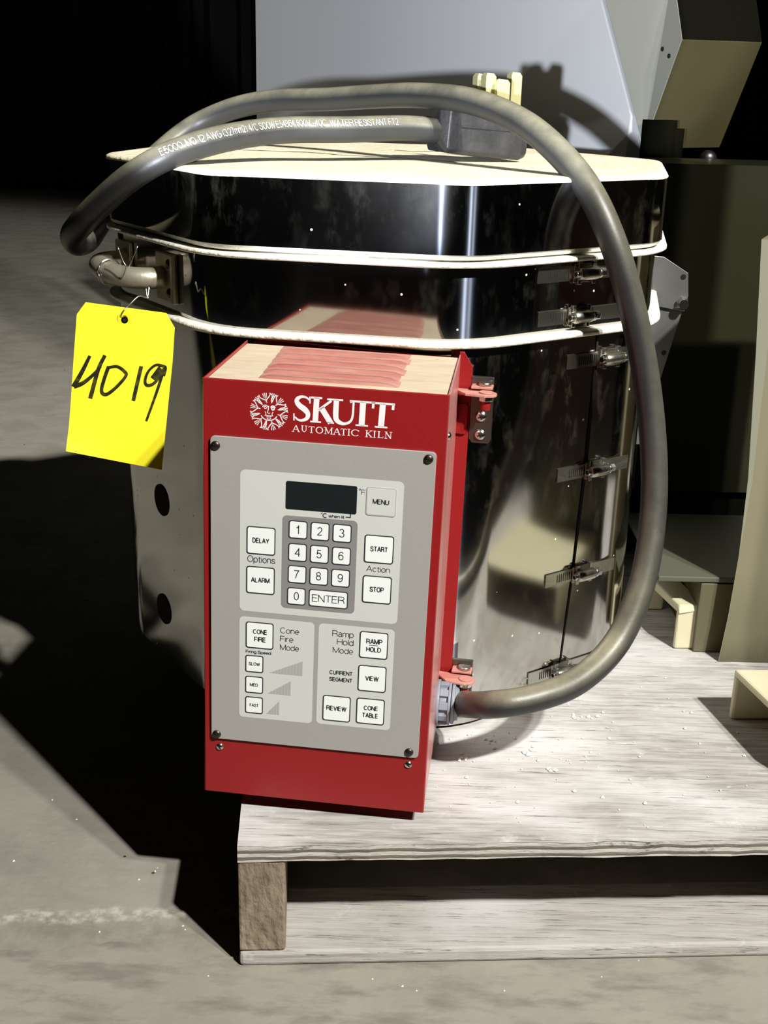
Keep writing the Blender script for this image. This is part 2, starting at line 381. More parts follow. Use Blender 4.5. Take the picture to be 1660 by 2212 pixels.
# spacer ring
mb = MB(); ringshape(mb, [(AP, ZRB), (AP, ZRT)], 0.1, 'steel'); ringshape(mb, [(AP - 0.001, ZRT), (AP - 0.001, ZRB)], 0.1, 'steel')
ring = mb.build('spacer_ring', kiln)
mb = MB(); ringshape(mb, [(AP - 0.05, ZRT), (AP + 0.0085, ZRT), (AP + 0.0102, ZRT + 0.001), (AP + 0.0102, ZRT + 0.003), (AP + 0.008, ZRT + 0.0042), (AP - 0.05, ZRT + 0.0046)], 0.05, 'lip')
mb.build('rim_lip', ring)
# body
mb = MB(); ringshape(mb, [(AP, ZB + 0.004), (AP, ZRB)], 0.1, 'steel_body'); ringshape(mb, [(AP - 0.002, ZRB), (AP - 0.002, ZB + 0.004)], 0.1, 'steel_body')
body = mb.build('body_jacket', kiln)
mb = MB(); ringshape(mb, [(AP - 0.05, ZRB), (AP + 0.0085, ZRB), (AP + 0.0105, ZRB + 0.0012), (AP + 0.0105, ZRB + 0.0042), (AP + 0.008, ZRB + 0.0055), (AP - 0.05, ZRB + 0.0058)], 0.05, 'lip')
mb.build('rim_lip', body)
mb = MB(); ringshape(mb, [(AP - 0.014, ZB), (AP - 0.006, ZB + 0.004), (AP - 0.006, ZB + 0.012)], 0.1, 'oldbrick', caps=(True, True))
mb.build('base_slab', body)
# vertical seam where the jacket ends meet
mb = MB(); zs = [ZB + 0.006, 0.157, 0.25, 0.35, 0.45, ZRB - 0.001]; ss = [0.0285, 0.0297, 0.0365, 0.0415, 0.0437, 0.0435]; ws = [0.0008, 0.0009, 0.0014, 0.0018, 0.0018, 0.001]
vs = []
for z, s_, w in zip(zs, ss, ws): vs += [onface(1, s_ - w, z, 0.0006), onface(1, s_ + w, z, 0.0006)]
mb.add(vs, [(2 * i, 2 * i + 1, 2 * i + 3, 2 * i + 2) for i in range(len(zs) - 1)], 'slot')
mb.build('seam', body)
# peepholes in the left face
for (x, y) in ((350, 1080), (355, 1315)):
    P = onp(x, y, fnorm(-1) * AP, fnorm(-1)); n = fnorm(-1)
    mb = MB(); mb.cyl(P - n * 0.0005, P + n * 0.0008, 0.0162, 'dark', 36); mb.build('peephole', body)

# hose clamps
def clamp(s, z, tilt, scale=1.0, far=0.075, near=-0.045):
    k = 1; n = fnorm(k); t = (ftan(k) + V((0, 0, tilt))).normalized(); u = n.cross(t) * -1
    if u.z < 0: u = -u
    P = onface(k, s, z, 0.0)
    h = 0.0065 * scale
    mb = MB(); mb.box(P + t * near - u * h + n * 0.0004, t * (far - near), u * 2 * h, n * 0.0012, 'metal')
    for i in range(9):
        q = P + t * (near + 0.014 + i * 0.0026); mb.box(q - u * h * 0.62 + n * 0.0014, t * 0.0009 + u * 0.0, u * h * 1.25, n * 0.0004, 'slot')
    c = mb.build('hose_clamp', kiln)
    mb = MB(); mb.box(P - t * 0.012 - u * h * 1.25 + n * 0.0016, t * 0.026, u * h * 2.5, n * 0.002, 'metal')
    mb.box(P - t * 0.009 - u * h * 1.5 + n * 0.0016, t * 0.004, u * h * 3.0, n * 0.004, 'metal')
    mb.box(P + t * 0.008 - u * h * 1.5 + n * 0.0016, t * 0.004, u * h * 3.0, n * 0.004, 'metal')
    a = P + n * 0.008
    rr = [0.0044, 0.0056, 0.0058, 0.0058, 0.0056, 0.0046]
    mb.tube([a + t * q for q in (-0.011, -0.009, -0.003, 0.004, 0.010, 0.012)], rr, 'metal', 18)
    mb.build('worm_housing', c, bevel=0.0004)
    mb = MB(); mb.cyl(a + t * 0.012, a + t * 0.014, 0.0048, 'bright_metal', 20); mb.cyl(a + t * 0.014, a + t * 0.0195, 0.0042, 'bright_metal', 6)
    mb.cyl(a - t * 0.0145, a - t * 0.011, 0.003, 'bright_metal', 18); mb.cyl(a - t * 0.0148, a - t * 0.0143, 0.0019, 'slot', 14)
    mb.build('clamp_screw', c, bevel=0.0003)
    return c
for (x, y, far, near) in ((1268, 590, .06, -.052), (1255, 683, .06, -.045), (1322, 773, .035, -.05), (1290, 1015, .045, -.045), (1262, 1240, .045, -.045), (1215, 1450, .06, -.04)):
    P = onp(x, y, fnorm(1) * (AP + 0.006), fnorm(1)); clamp(P.dot(ftan(1)), P.z, 0.0, 1.0, far, near)

# lift handle on the left face
mb = MB()
n = fnorm(-1); t = ftan(-1); z = V((0, 0, 1)); P0 = onface(-1, 0.027, 0.5215)
mb.box(onface(-1, 0.007, 0.5, 0.0005), t * 0.040, z * 0.043, n * 0.0035, 'cast')
mb.box(onface(-1, 0.041, 0.4995, 0.0005), t * 0.006, z * 0.044, n * 0.0055, 'cast')
mb.box(onface(-1, -0.086, 0.5, 0.0005), t * 0.034, z * 0.043, n * 0.0035, 'cast')
path = spline([onface(-1, q[0], q[2], q[1]) for q in ((.019, .001, .520), (.018, .016, .520), (.009, .030, .5205), (-.008, .039, .522), (-.028, .041, .5245), (-.047, .036, .5255), (-.060, .020, .5255), (-.063, .002, .5255))], 6)
mb.tube(path, [0.0105] * 3 + [0.0098] * (len(path) - 6) + [0.0105] * 3, 'cast', 20)
handle = mb.build('lift_handle', kiln, bevel=0.0008); handle['label'] = 'curved cast metal lifting handle'
for dz in (0.013, -0.013):
    mb = MB(); mb.dome(P0 + z * dz + t * 0.008 + n * 0.004, n, 0.0042, 0.0022, 'screw_dark'); mb.build('screw', handle)

# lid hinge plates at the right rear
mb = MB(); Yh = 0.02
poly = [at(x, y, Yh) for x, y in ((1410, 552), (1436, 555), (1488, 590), (1488, 640), (1479, 673), (1410, 660))]
mb.prism(poly, (0.0, 0.0025, 0), 'grey_plate'); hinge = mb.build('lid_hinge', kiln, bevel=0.0005); hinge['label'] = 'grey steel lid hinge plate with bolt'
mb = MB(); poly = [at(x, y, Yh + 0.004) for x, y in ((1380, 655), (1475, 672), (1425, 828), (1392, 960), (1370, 960))]
mb.prism(poly, (0.0, 0.0025, 0), 'grey_plate'); mb.build('lower_plate', hinge, bevel=0.0005)
P = at(1474, 655, Yh); mb = MB(); mb.cyl(P + V((0, 0.006, 0)), P + V((0, -0.004, 0)), 0.007, 'metal', 6); mb.cyl(P + V((0, -0.004, 0)), P + V((0, -0.010, 0)), 0.0052, 'bright_metal', 20)
Q = at(1459, 664, Yh); mb.tube([Q + V((0, -0.003, 0)), (P + Q) / 2 + V((0, -0.008, 0)), P + V((0, -0.007, 0.004))], 0.0014, 'bright_metal', 8); mb.build('bolt', hinge)
for (x, y, Y) in ((1477, 598, Yh), (1434, 762, Yh + .004)):
    P = at(x, y, Y); mb = MB(); mb.cyl(P + V((0, 0.001, 0)), P + V((0, -0.0006, 0)), 0.0028, 'dark' if y < 700 else 'bright_metal', 16); mb.build('rivet', hinge)

# ------------------------------------------------------------------ control box
EX = V((0.99389447, -0.10859305, -0.01952791)); EZ = V((0.02027047, 0.00573823, 0.99977807)); EN = V((-0.10845689, -0.99406973, 0.00790443))
B0 = V((-0.05004484, -0.41977253, 0.30820156)); DEP = 144.0
def bp_(s, t, d=0.0): return B0 + (EX * s + EZ * t + EN * d) * 0.001
def rrect(cx, cy, w, h, r, n=5):
    out = []
    for (sx, sy, a0) in ((1, 1, 0), (-1, 1, PI / 2), (-1, -1, PI), (1, -1, 1.5 * PI)):
        for i in range(n + 1):
            a = a0 + PI / 2 * i / n; out.append((cx + sx * (w / 2 - r) + r * math.cos(a), cy + sy * (h / 2 - r) + r * math.sin(a)))
    return out
def bprism(mb, pts, d0, d1, m, capm=None):
    mb.prism([bp_(x, y, d0) for x, y in pts], EN * (d1 - d0) * 0.001, m, capm=capm)
def flat(mb, vs, fs, d, m): mb.add([bp_(x, y, d) for x, y in vs], fs, m)
XL, XR, ZT, ZBt = -91.4, 90.8, 175.6, -175.6
# housing: open-bottomed folded box (front, sides, top)
mb = MB()
mb.box(bp_(XL, ZBt, -1.2), EX * (XR - XL) * .001, EZ * (ZT - ZBt) * .001, EN * .0012, 'red')
mb.box(bp_(XL, ZBt, -DEP), EX * .0012, EZ * (ZT - ZBt) * .001, EN * (DEP - 1.2) * .001, 'red')
mb.box(bp_(XR - 1.2, ZBt, -DEP), EX * .0012, EZ * (ZT - ZBt) * .001, EN * (DEP - 1.2) * .001, 'redside')
mb.box(bp_(XL + 1.2, ZT - 3.2, -DEP + 4), EX * (XR - XL - 2.4) * .001, EZ * .0012, EN * (DEP - 5.2) * .001, 'dusty')
mb.box(bp_(XL + 1.2, ZBt + 6, -DEP + 2), EX * (XR - XL - 2.4) * .001, EZ * .0012, EN * (DEP - 8) * .001, 'red')
box = mb.build('control_box', kiln, bevel=0.0006); box['label'] = 'red enamelled control box with grey keypad faceplate'
# back flange with chamfered ends
mb = MB(); fx = 101.5
pl = [(XL - 9, 160), (XL - 9, -160), (XL, -172), (fx - 11, -172), (fx, -160), (fx, 166), (fx - 8, 178), (XR - 1, 178), (XR - 1, 170), (XL + 1, 170), (XL + 1, 175), (XL, 175)]
bprism(mb, pl, -DEP - 1.5, -DEP, 'red'); mb.build('back_flange', box, bevel=0.0004)
# louvers on the dusty top
for i in range(6):
    mb = MB(); d0 = -19 - i * 20; xs0, xs1 = -54 - i * 0.8, 52 - (i % 2) * 2; n = 14
    for (xa, xb) in ((xs0, xs1),):
        vs = []; rows = []
        for j in range(6):
            a = j / 5; dd = d0 - 20.5 * a; hgt = 2.6 * math.sin(PI * 0.5 * (1 - a)) ** 1.0
            rows.append((dd, hgt))
        for (dd, hgt) in rows:
            for k in range(n + 1):
                q = k / n; e = min(1.0, min(q, 1 - q) * 9); vs.append(bp_(xa + (xb - xa) * q, ZT - 2.0 + hgt * math.sin(PI / 2 * e), dd))
        w = n + 1
        mb.add(vs, [(r * w + k, r * w + k + 1, (r + 1) * w + k + 1, (r + 1) * w + k) for r in range(5) for k in range(n)], 'louver', True)
    # front lip of the louver
    vs2 = vs[:w] + [bp_(xs0 + (xs1 - xs0) * k / n, ZT - 2.0, d0) for k in range(w)]
    mb.add(vs2, [(k, k + 1, w + k + 1, w + k) for k in range(n)], 'louver')
    mb.build('louver', box)
# faceplate and overlays
mb = MB(); bprism(mb, rrect(-0.6, 4.3, 169.6, 256.3, 3.5), 0.4, 2.2, 'plate')
plate = mb.build('faceplate', box, bevel=0.0003); plate['label'] = 'grey faceplate'
D_OV, D_PAD = 2.3, 2.4
mb = MB()
for r in ((-0.4, 50.1, 124, 115.8, 4), (-32.7, -57.1, 59.6, 88.8, 3.5), (30.4, -56.8, 59.6, 88.2, 3.5)):
    bprism(mb, rrect(*r), 2.15, D_OV, 'overlay')
mb.build('keypad_overlay', box)
mb = MB(); bprism(mb, rrect(-0.8, 36.1, 57.6, 76.4, 3.5), 2.2, D_PAD, 'pad'); mb.build('number_pad', box)
mb = MB(); bprism(mb, rrect(-0.3, 90.7, 54, 22.2, 1.5), 2.2, 2.55, 'display'); mb.build('display_window', box)

# plain sans lettering drawn from strokes
def E_(cx, cy, rx, ry, a0, a1, n=12): return [(cx + rx * math.cos(math.radians(a0 + (a1 - a0) * i / n)), cy + ry * math.sin(math.radians(a0 + (a1 - a0) * i / n))) for i in range(n + 1)]
_S = [(.60, .74), (.55, .90), (.42, .985), (.28, 1), (.12, .94), (.04, .77), (.12, .60), (.32, .515), (.52, .43), (.62, .25), (.53, .06), (.33, 0), (.14, .03), (.03, .14), (.0, .28)]
GF = {'A': (.7, [[(0, 0), (.35, 1), (.7, 0)], [(.13, .33), (.57, .33)]]), 'B': (.62, [[(0, .53), (.36, .53)], [(0, 0), (0, 1), (.34, 1)] + E_(.34, .77, .22, .23, 90, -90)[1:-1] + [(.36, .53)] + E_(.36, .265, .26, .265, 90, -90)[1:] + [(0, 0)]]),
 'C': (.68, [E_(.36, .5, .36, .5, 48, 312, 20)]), 'D': (.64, [[(0, 0), (0, 1), (.26, 1)] + E_(.26, .5, .38, .5, 90, -90)[1:] + [(0, 0)]]),
 'E': (.56, [[(.54, 1), (0, 1), (0, 0), (.56, 0)], [(0, .53), (.5, .53)]]), 'F': (.53, [[(.53, 1), (0, 1), (0, 0)], [(0, .5), (.46, .5)]]),
 'G': (.7, [E_(.36, .5, .36, .5, 48, 350, 20) + [(.71, .48), (.4, .48)]]), 'H': (.64, [[(0, 0), (0, 1)], [(.64, 0), (.64, 1)], [(0, .52), (.64, .52)]]), 'I': (.02, [[(.01, 0), (.01, 1)]]),
 'L': (.52, [[(0, 1), (0, 0), (.52, 0)]]), 'M': (.78, [[(0, 0), (0, 1), (.39, .05), (.78, 1), (.78, 0)]]), 'N': (.63, [[(0, 0), (0, 1), (.63, 0), (.63, 1)]]),
 'O': (.72, [E_(.36, .5, .36, .5, 0, 360, 24)]), 'P': (.6, [[(0, 0), (0, 1), (.34, 1)] + E_(.34, .735, .26, .265, 90, -90)[1:] + [(0, .47)]]),
 'R': (.64, [[(0, 0), (0, 1), (.36, 1)] + E_(.36, .75, .25, .25, 90, -90)[1:] + [(0, .5)], [(.36, .5), (.53, .43), (.6, .3), (.64, 0)]]),
 'S': (.62, [_S]), 'T': (.62, [[(0, 1), (.62, 1)], [(.31, 1), (.31, 0)]]), 'U': (.62, [[(0, 1), (0, .3)] + E_(.31, .3, .31, .3, 180, 360)[1:] + [(.62, 1)]]),
 'V': (.66, [[(0, 1), (.33, 0), (.66, 1)]]), 'W': (.95, [[(0, 1), (.24, 0), (.475, .95), (.71, 0), (.95, 1)]]), 'Y': (.66, [[(0, 1), (.33, .42), (.66, 1)], [(.33, .42), (.33, 0)]]), 'K': (.6, [[(0, 0), (0, 1)], [(.56, 1), (0, .4)], [(.2, .6), (.6, 0)]]), 'X': (.6, [[(0, 0), (.6, 1)], [(0, 1), (.6, 0)]]),
 '0': (.54, [E_(.27, .5, .27, .5, 0, 360, 24)]), '1': (.3, [[(.04, .74), (.22, .8), (.3, 1), (.3, 0)]]), '2': (.54, [E_(.27, .71, .25, .29, 170, -35) + [(.2, .24), (.02, 0), (.54, 0)]]),
 '3': (.54, [E_(.26, .76, .23, .24, 165, -90) + E_(.26, .26, .28, .26, 90, -165)]), '4': (.56, [[(.42, 0), (.42, 1), (0, .32), (.56, .32)]]), '5': (.54, [[(.5, 1), (.1, 1), (.04, .5)] + E_(.26, .32, .28, .32, 130, -160)]),
 '6': (.54, [E_(.27, .31, .27, .31, 0, 360, 20), [(.0, .33)] + E_(.29, .52, .29, .48, 185, 40)]), '7': (.54, [[(0, 1), (.54, 1), (.3, .55), (.17, 0)]]), '8': (.54, [E_(.27, .755, .22, .245, 0, 360, 18), E_(.27, .26, .27, .26, 0, 360, 18)]),
 '9': (.54, [E_(.27, .69, .27, .31, 0, 360, 20), [(.54, .67)] + E_(.25, .48, .29, .48, 5, -140)]), '.': (.02, [[(0, 0), (0, .04)]]), ':': (.1, [[(.05, 0), (.05, .05)], [(.05, .6), (.05, .65)]]), '-': (.3, [[(0, .4), (.3, .4)]]), '/': (.3, [[(0, 0), (.3, 1)]]), '(': (.2, [E_(.4, .45, .38, .6, 130, 230)]), ')': (.2, [E_(-.2, .45, .38, .6, 50, -50)]), '_': (.6, [[(0, 0), (.6, 0)]]),
 'o': (.5, [E_(.25, .36, .25, .36, 0, 360, 20)]), 'c': (.46, [E_(.24, .36, .24, .36, 48, 312, 16)]), 'e': (.5, [[(.02, .37), (.49, .37)] + E_(.25, .36, .24, .36, 10, 318, 16)]), 'p': (.5, [[(0, -.26), (0, .72)], E_(.25, .36, .25, .36, 0, 360, 20)]),
 'd': (.5, [[(.5, 0), (.5, 1)], E_(.25, .36, .25, .36, 0, 360, 20)]), 'g': (.5, [E_(.25, .36, .25, .36, 0, 360, 20), [(.5, .72), (.5, -.05)] + E_(.26, -.05, .24, .21, 0, -150)[1:]]), 't': (.28, [[(.11, .92), (.11, .13), (.16, .02), (.28, .01)], [(0, .7), (.27, .7)]]), 'i': (.02, [[(.01, 0), (.01, .72)], [(.01, .92), (.01, 1)]]),
 'l': (.02, [[(.01, 0), (.01, 1)]]), 'n': (.44, [[(0, 0), (0, .72)], [(0, .45)] + E_(.22, .48, .22, .24, 180, 0) + [(.44, 0)]]), 'h': (.44, [[(0, 0), (0, 1)], [(0, .45)] + E_(.22, .48, .22, .24, 180, 0) + [(.44, 0)]]), 'r': (.28, [[(0, 0), (0, .72)], [(0, .42)] + E_(.26, .44, .26, .28, 170, 85)]),
 'm': (.74, [[(0, 0), (0, .72)], [(0, .45)] + E_(.185, .5, .185, .22, 180, 0) + [(.37, 0)], [(.37, .45)] + E_(.555, .5, .185, .22, 180, 0) + [(.74, 0)]]), 's': (.42, [[(a * .68, b * .72) for a, b in _S]]), 'w': (.66, [[(0, .72), (.165, 0), (.33, .68), (.495, 0), (.66, .72)]]), 'a': (.46, [[(.04, .55)] + E_(.23, .5, .19, .22, 150, 0) + [(.42, .1), (.47, 0)], E_(.21, .2, .2, .2, 60, 380, 16)])}
def glyphs(body, sw, gap=.16, xs=1.0):
    """stroke lettering as flat quads; cap height 1"""
    x = 0.0; vs = []; fs = []
    for ch in body:
        if ch == ' ': x += .30 * xs; continue
        wd, pls = GF[ch]; wd *= xs; pls = [[(q[0] * xs, q[1]) for q in pl] for pl in pls]
        for pl in pls:
            runs = [[pl[0]]]
            for i in range(1, len(pl)):
                runs[-1].append(pl[i])
                if i < len(pl) - 1:
                    a_ = V(pl[i]) - V(pl[i - 1]); b_ = V(pl[i + 1]) - V(pl[i])
                    if a_.length > 1e-6 and b_.length > 1e-6 and abs(a_.angle_signed(b_)) > .7: runs.append([pl[i]])
            for k, rn in enumerate(runs):
                P = [V(p) for p in rn]
                if len(P) < 2: continue
                if k > 0: P[0] = P[0] - (P[1] - P[0]).normalized() * sw * .48
                if k < len(runs) - 1: P[-1] = P[-1] + (P[-1] - P[-2]).normalized() * sw * .48
                o = len(vs); m_ = len(P)
                for i in range(m_):
                    t = (P[min(i + 1, m_ - 1)] - P[max(i - 1, 0)])
                    t = t.normalized() if t.length > 1e-9 else V((1, 0)); n = V((-t.y, t.x)) * sw / 2
                    vs += [(x + P[i].x + n.x, P[i].y + n.y), (x + P[i].x - n.x, P[i].y - n.y)]
                fs += [(o + 2 * i, o + 2 * i + 1, o + 2 * i + 3, o + 2 * i + 2) for i in range(m_ - 1)]
        x += wd + gap + (.0 if sw < .15 else .04)
    return vs, fs
def text(mb, body, cx, cy, w, h, d, m='ink', bold=0.0, align='c'):
    sw = .215 if bold > .01 else .115
    gap = .15 if bold > .01 else .16; xs = 1.0
    for _k in range(5 if w else 1):
        vs, fs = glyphs(body, sw, gap, xs)
        x0 = min(v[0] for v in vs); x1 = max(v[0] for v in vs); y0 = min(v[1] for v in vs); y1 = max(v[1] for v in vs)
        if w: xs *= (w / h * (y1 - y0)) / (x1 - x0); xs = max(.3, xs)
    kx = w / (x1 - x0) if w else h / (y1 - y0); ky = h / (y1 - y0)
    W = (x1 - x0) * kx; ox = cx - W / 2 if align == 'c' else (cx if align == 'l' else cx - W)
    flat(mb, [(ox + (a - x0) * kx, cy - h / 2 + (b - y0) * ky) for a, b in vs], fs, d, m)
def key(cx, cy, w, h, lines, ink='ink', border='ink', r=2.0, face='key'):
    mb = MB(); bprism(mb, rrect(cx, cy, w, h, r), 2.2, 2.62, border); bw = 0.85 if border == 'ink' else 0.7
    bprism(mb, rrect(cx, cy, w - 2 * bw, h - 2 * bw, r - 0.5), 2.5, 2.72, face)
    for (body, dx, dy, tw, th, bold) in lines: text(mb, body, cx + dx, cy + dy, tw, th, 2.78, ink, bold)
    return mb.build('key', box)
KX = (-17.4, -0.5, 16.4); KY = (63.5, 45.0, 26.8)
for i, ch in enumerate('123456789'):
    key(KX[i % 3], KY[i // 3], 14.5, 14.6, [(ch, -0.2, 0.2, None, 7.0, 0.0)], 'greyink' if False else 'ink')
key(-17.6, 8.5, 14.5, 14.4, [('0', 0, 0.2, None, 7.0, 0.0)])
key(7.4, 8.5, 30.6, 14.4, [('ENTER', 0, 0, 25.6, 6.4, 0.0)])
BD = 0.022
key(45.0, 91.0, 22.6, 22.4, [('MENU', -0.2, 0, 12.6, 4.4, BD)], border='greyink', face='overlay', r=2)
for nm, x, y, w in (('DELAY', -45.9, 52.0, 13.2), ('ALARM', -46.0, 19.2, 14.8), ('START', 45.0, 53.0, 13.2), ('STOP', 44.8, 19.8, 11.2), ('VIEW', 44.2, -56.4, 10.8), ('REVIEW', 16.8, -85.8, 16.4)):
    key(x, y, 22.4, 22.6, [(nm, -0.1, 0.2, w, 4.4, BD)])
key(-46.2, -27.8, 22.2, 22.6, [('CONE', 0.2, 3.2, 11.3, 4.4, BD), ('FIRE', 0.2, -3.4, 9.2, 4.4, BD)])
key(44.0, -85.4, 22.6, 22.8, [('CONE', 0.2, 3.0, 11.3, 4.4, BD), ('TABLE', 0, -3.5, 12.2, 4.4, BD)])
k_ = key(44.3, -27.3, 22.4, 22.8, [('RAMP', 0.4, 3.3, 12.8, 4.6, BD), ('HOLD', 0.1, -3.6, 11.8, 4.4, BD), ('_', 0, 0.0, 7.0, 0.5, 0)])
for nm, y, w in (('SLOW', -53.0, 9.2), ('MED.', -71.5, 7.2), ('FAST', -89.8, 7.2)):
    key(-50.2, y, 14.5, 14.8, [(nm, 0, 0, w, 3.0, 0.03)], r=1.6)
# printed lettering on the overlays
D = D_OV + 0.08
_tx = text
def text(_, body, *a, **k):
    q = MB(); _tx(q, body, *a, **k); q.build('printed_label', box)
mb = None
text(mb, 'Options', -45.6, 36.0, 22, 6.6, D); text(mb, 'Action', 45.0, 36.8, 18.2, 5.0, D)
for i, (wd, w, hh) in enumerate((('Cone', 15.2, 5.1), ('Fire', 10.8, 5.1), ('Mode', 15.4, 5.1))):
    text(mb, wd, -30.0, -21.6 - i * 7.3, w, hh, D, align='l')
for i, (wd, w, hh, dy) in enumerate((('Ramp', 17.0, 6.4, -0.7), ('Hold', 13.2, 5.1, 0), ('Mode', 16.3, 5.1, 0))):
    text(mb, wd, 28.4, -19.9 - i * 7.25 + dy, w, hh, D, align='r')
text(mb, 'Firing Speed:', -46.8, -42.9, 21.0, 3.4, D, bold=0.03)
text(mb, 'CURRENT', 28.4, -54.0, 18.3, 3.9, D, bold=BD, align='r'); text(mb, 'SEGMENT', 28.4, -60.0, 18.4, 3.9, D, bold=BD, align='r')
text(mb, 'F', 31.3, 97.6, 3.0, 4.0, D, bold=0.01); text(mb, 'o', 28.6, 99.4, 1.5, 1.5, D, bold=0.02)
text(mb, 'C', 2.6, 76.6, 3.2, 3.9, D, bold=0.02); text(mb, 'o', 0.4, 78.2, 1.3, 1.3, D, bold=0.02); text(mb, 'when lit', 11.6, 76.4, 12.2, 2.5, D, bold=0.03)
mb = MB(); flat(mb, [(18.6, 76.3), (22.6, 76.3), (22.6, 79.4), (21.8, 79.4), (21.8, 77.1), (18.6, 77.1)], [(0, 1, 2, 5), (1, 2, 3, 4)][:0] + [(0, 1, 4, 5), (1, 2, 3, 4)], D, 'ink')
mb.build('pointer_line', box); text = _tx
# stepped firing-speed wedges
mb = MB()
for (x0, y0, x1, y1, n) in ((-38.4, -59.8, -11.2, -46.9, 11), (-39.4, -78.2, -20.4, -65.2, 8), (-40.2, -96.6, -29.5, -84.0, 5)):
    for i in range(n):
        a, b = i / n, (i + 0.88) / n
        flat(mb, [(x0 + (x1 - x0) * a, y0), (x0 + (x1 - x0) * b, y0), (x0 + (x1 - x0) * b, y0 + (y1 - y0) * b), (x0 + (x1 - x0) * a, y0 + (y1 - y0) * a)], [(0, 1, 2, 3)], D, 'greyink')
mb.build('speed_wedges', box)

# brand lettering and sun emblem, white on red
def stroke(mb, pts, w, d, m, conv):
    P = [V((*conv(*p), 0)) for p in pts]; ws = w if isinstance(w, (list, tuple)) else [w] * len(P); vs = []
    for i in range(len(P)):
        t = (P[min(i + 1, len(P) - 1)] - P[max(i - 1, 0)]).normalized(); nn = V((-t.y, t.x, 0))
        vs += [tuple((P[i] + nn * ws[i] / 2).xy), tuple((P[i] - nn * ws[i] / 2).xy)]
    flat(mb, vs, [(2 * i, 2 * i + 1, 2 * i + 3, 2 * i + 2) for i in range(len(P) - 1)], d, m)
SC = 75.0 / 1018
def lc(x, y): return (-23.4 + (x - 522) * SC, 147.9 + (372 - (y - 0.0508 * (x - 525))) * SC * 1.01)
def cr2(pts, ws, per=6):
    s3 = spline([(a, b, w) for (a, b), w in zip(pts, ws)], per); return [(p.x, p.y) for p in s3], [p.z * SC for p in s3]
mb = MB(); DL = 0.12
sp, sw = cr2([(684, 160), (655, 134), (610, 124), (570, 140), (556, 172), (585, 215), (640, 255), (672, 300), (660, 345), (610, 366), (570, 358), (540, 330)], [14, 20, 26, 38, 46, 56, 58, 48, 38, 26, 20, 14])
stroke(mb, sp, sw, DL, 'white', lc)
stroke(mb, [(688, 122), (690, 192)], 14 * SC, DL, 'white', lc); stroke(mb, [(530, 296), (532, 368)], 14 * SC, DL, 'white', lc)
def bar(a, b, w): stroke(mb, [a, b], w * SC, DL, 'white', lc)
bar((757, 128), (748, 372), 56); bar((700, 131), (812, 136), 20); bar((697, 374), (806, 380), 16)
bar((905, 160), (775, 258), 24); bar((805, 232), (905, 386), 58); bar((870, 382), (938, 386), 14)
bar((862, 145), (1022, 152), 18)
sp, sw = cr2([(955, 150), (952, 300), (965, 355), (1010, 385), (1055, 388), (1100, 365), (1122, 310), (1128, 165)], [54, 54, 50, 38, 28, 24, 22, 20])
stroke(mb, sp, sw, DL, 'white', lc)
bar((1088, 158), (1345, 171), 20); bar((1222, 160), (1216, 404), 60); bar((1155, 400), (1280, 407), 16)
bar((1098, 156), (1104, 176), 20); bar((1325, 175), (1322, 228), 24)
bar((1305, 172), (1540, 183), 20); bar((1420, 178), (1410, 414), 60); bar((1348, 412), (1475, 419), 16); bar((1525, 180), (1521, 240), 26)
# small line of serif capitals
GL = {'A': [((0, 0), (.48, 1), .09), ((.48, 1), (.95, 0), .16), ((.18, .35), (.78, .35), .07)], 'U': [((.18, 1), (.18, .28), .16), ((.18, .28), (.5, .03), .12), ((.5, .03), (.8, .28), .09), ((.8, .28), (.8, 1), .09)],
      'T': [((.05, .96), (.95, .96), .08), ((.5, 1), (.5, 0), .16), ((.08, .96), (.06, .78), .07), ((.92, .96), (.94, .78), .07)], 'M': [((.14, 0), (.14, 1), .08), ((.14, 1), (.5, .1), .15), ((.5, .1), (.86, 1), .08), ((.86, 1), (.86, 0), .16)],
      'I': [((.5, 0), (.5, 1), .3)], 'L': [((.25, 0), (.25, 1), .18), ((.1, .04), (.92, .04), .08), ((.9, .04), (.95, .25), .07)], 'N': [((.15, 0), (.15, 1), .09), ((.12, 1), (.85, 0), .16), ((.85, 0), (.85, 1), .09)],
      'K': [((.2, 0), (.2, 1), .17), ((.2, .45), (.85, 1), .08), ((.38, .58), (.92, 0), .16)], 'O': [], 'C': []}
SER = {'A': [(0, 0), (.95, 0)], 'U': [(.18, 1), (.8, 1)], 'T': [(.5, 0)], 'M': [(.14, 0), (.86, 0), (.1, 1), (.9, 1)], 'I': [(.5, 0), (.5, 1)], 'L': [(.25, 0), (.25, 1)], 'N': [(.15, 0), (.15, 1), (.85, 1)], 'K': [(.2, 0), (.2, 1), (.9, 0), (.85, 1)]}
y0, hc = 139.8, 4.9
def l2(x): return -23.3 + (x - 525) * SC * 1.005
pos = [('A', 525, 588), ('U', 608, 670), ('T', 680, 745), ('O', 757, 828), ('M', 842, 928), ('A', 938, 1000), ('T', 1005, 1068), ('I', 1078, 1100), ('C', 1114, 1196), ('K', 1255, 1322), ('I', 1334, 1360), ('L', 1374, 1438), ('N', 1450, 1520)]
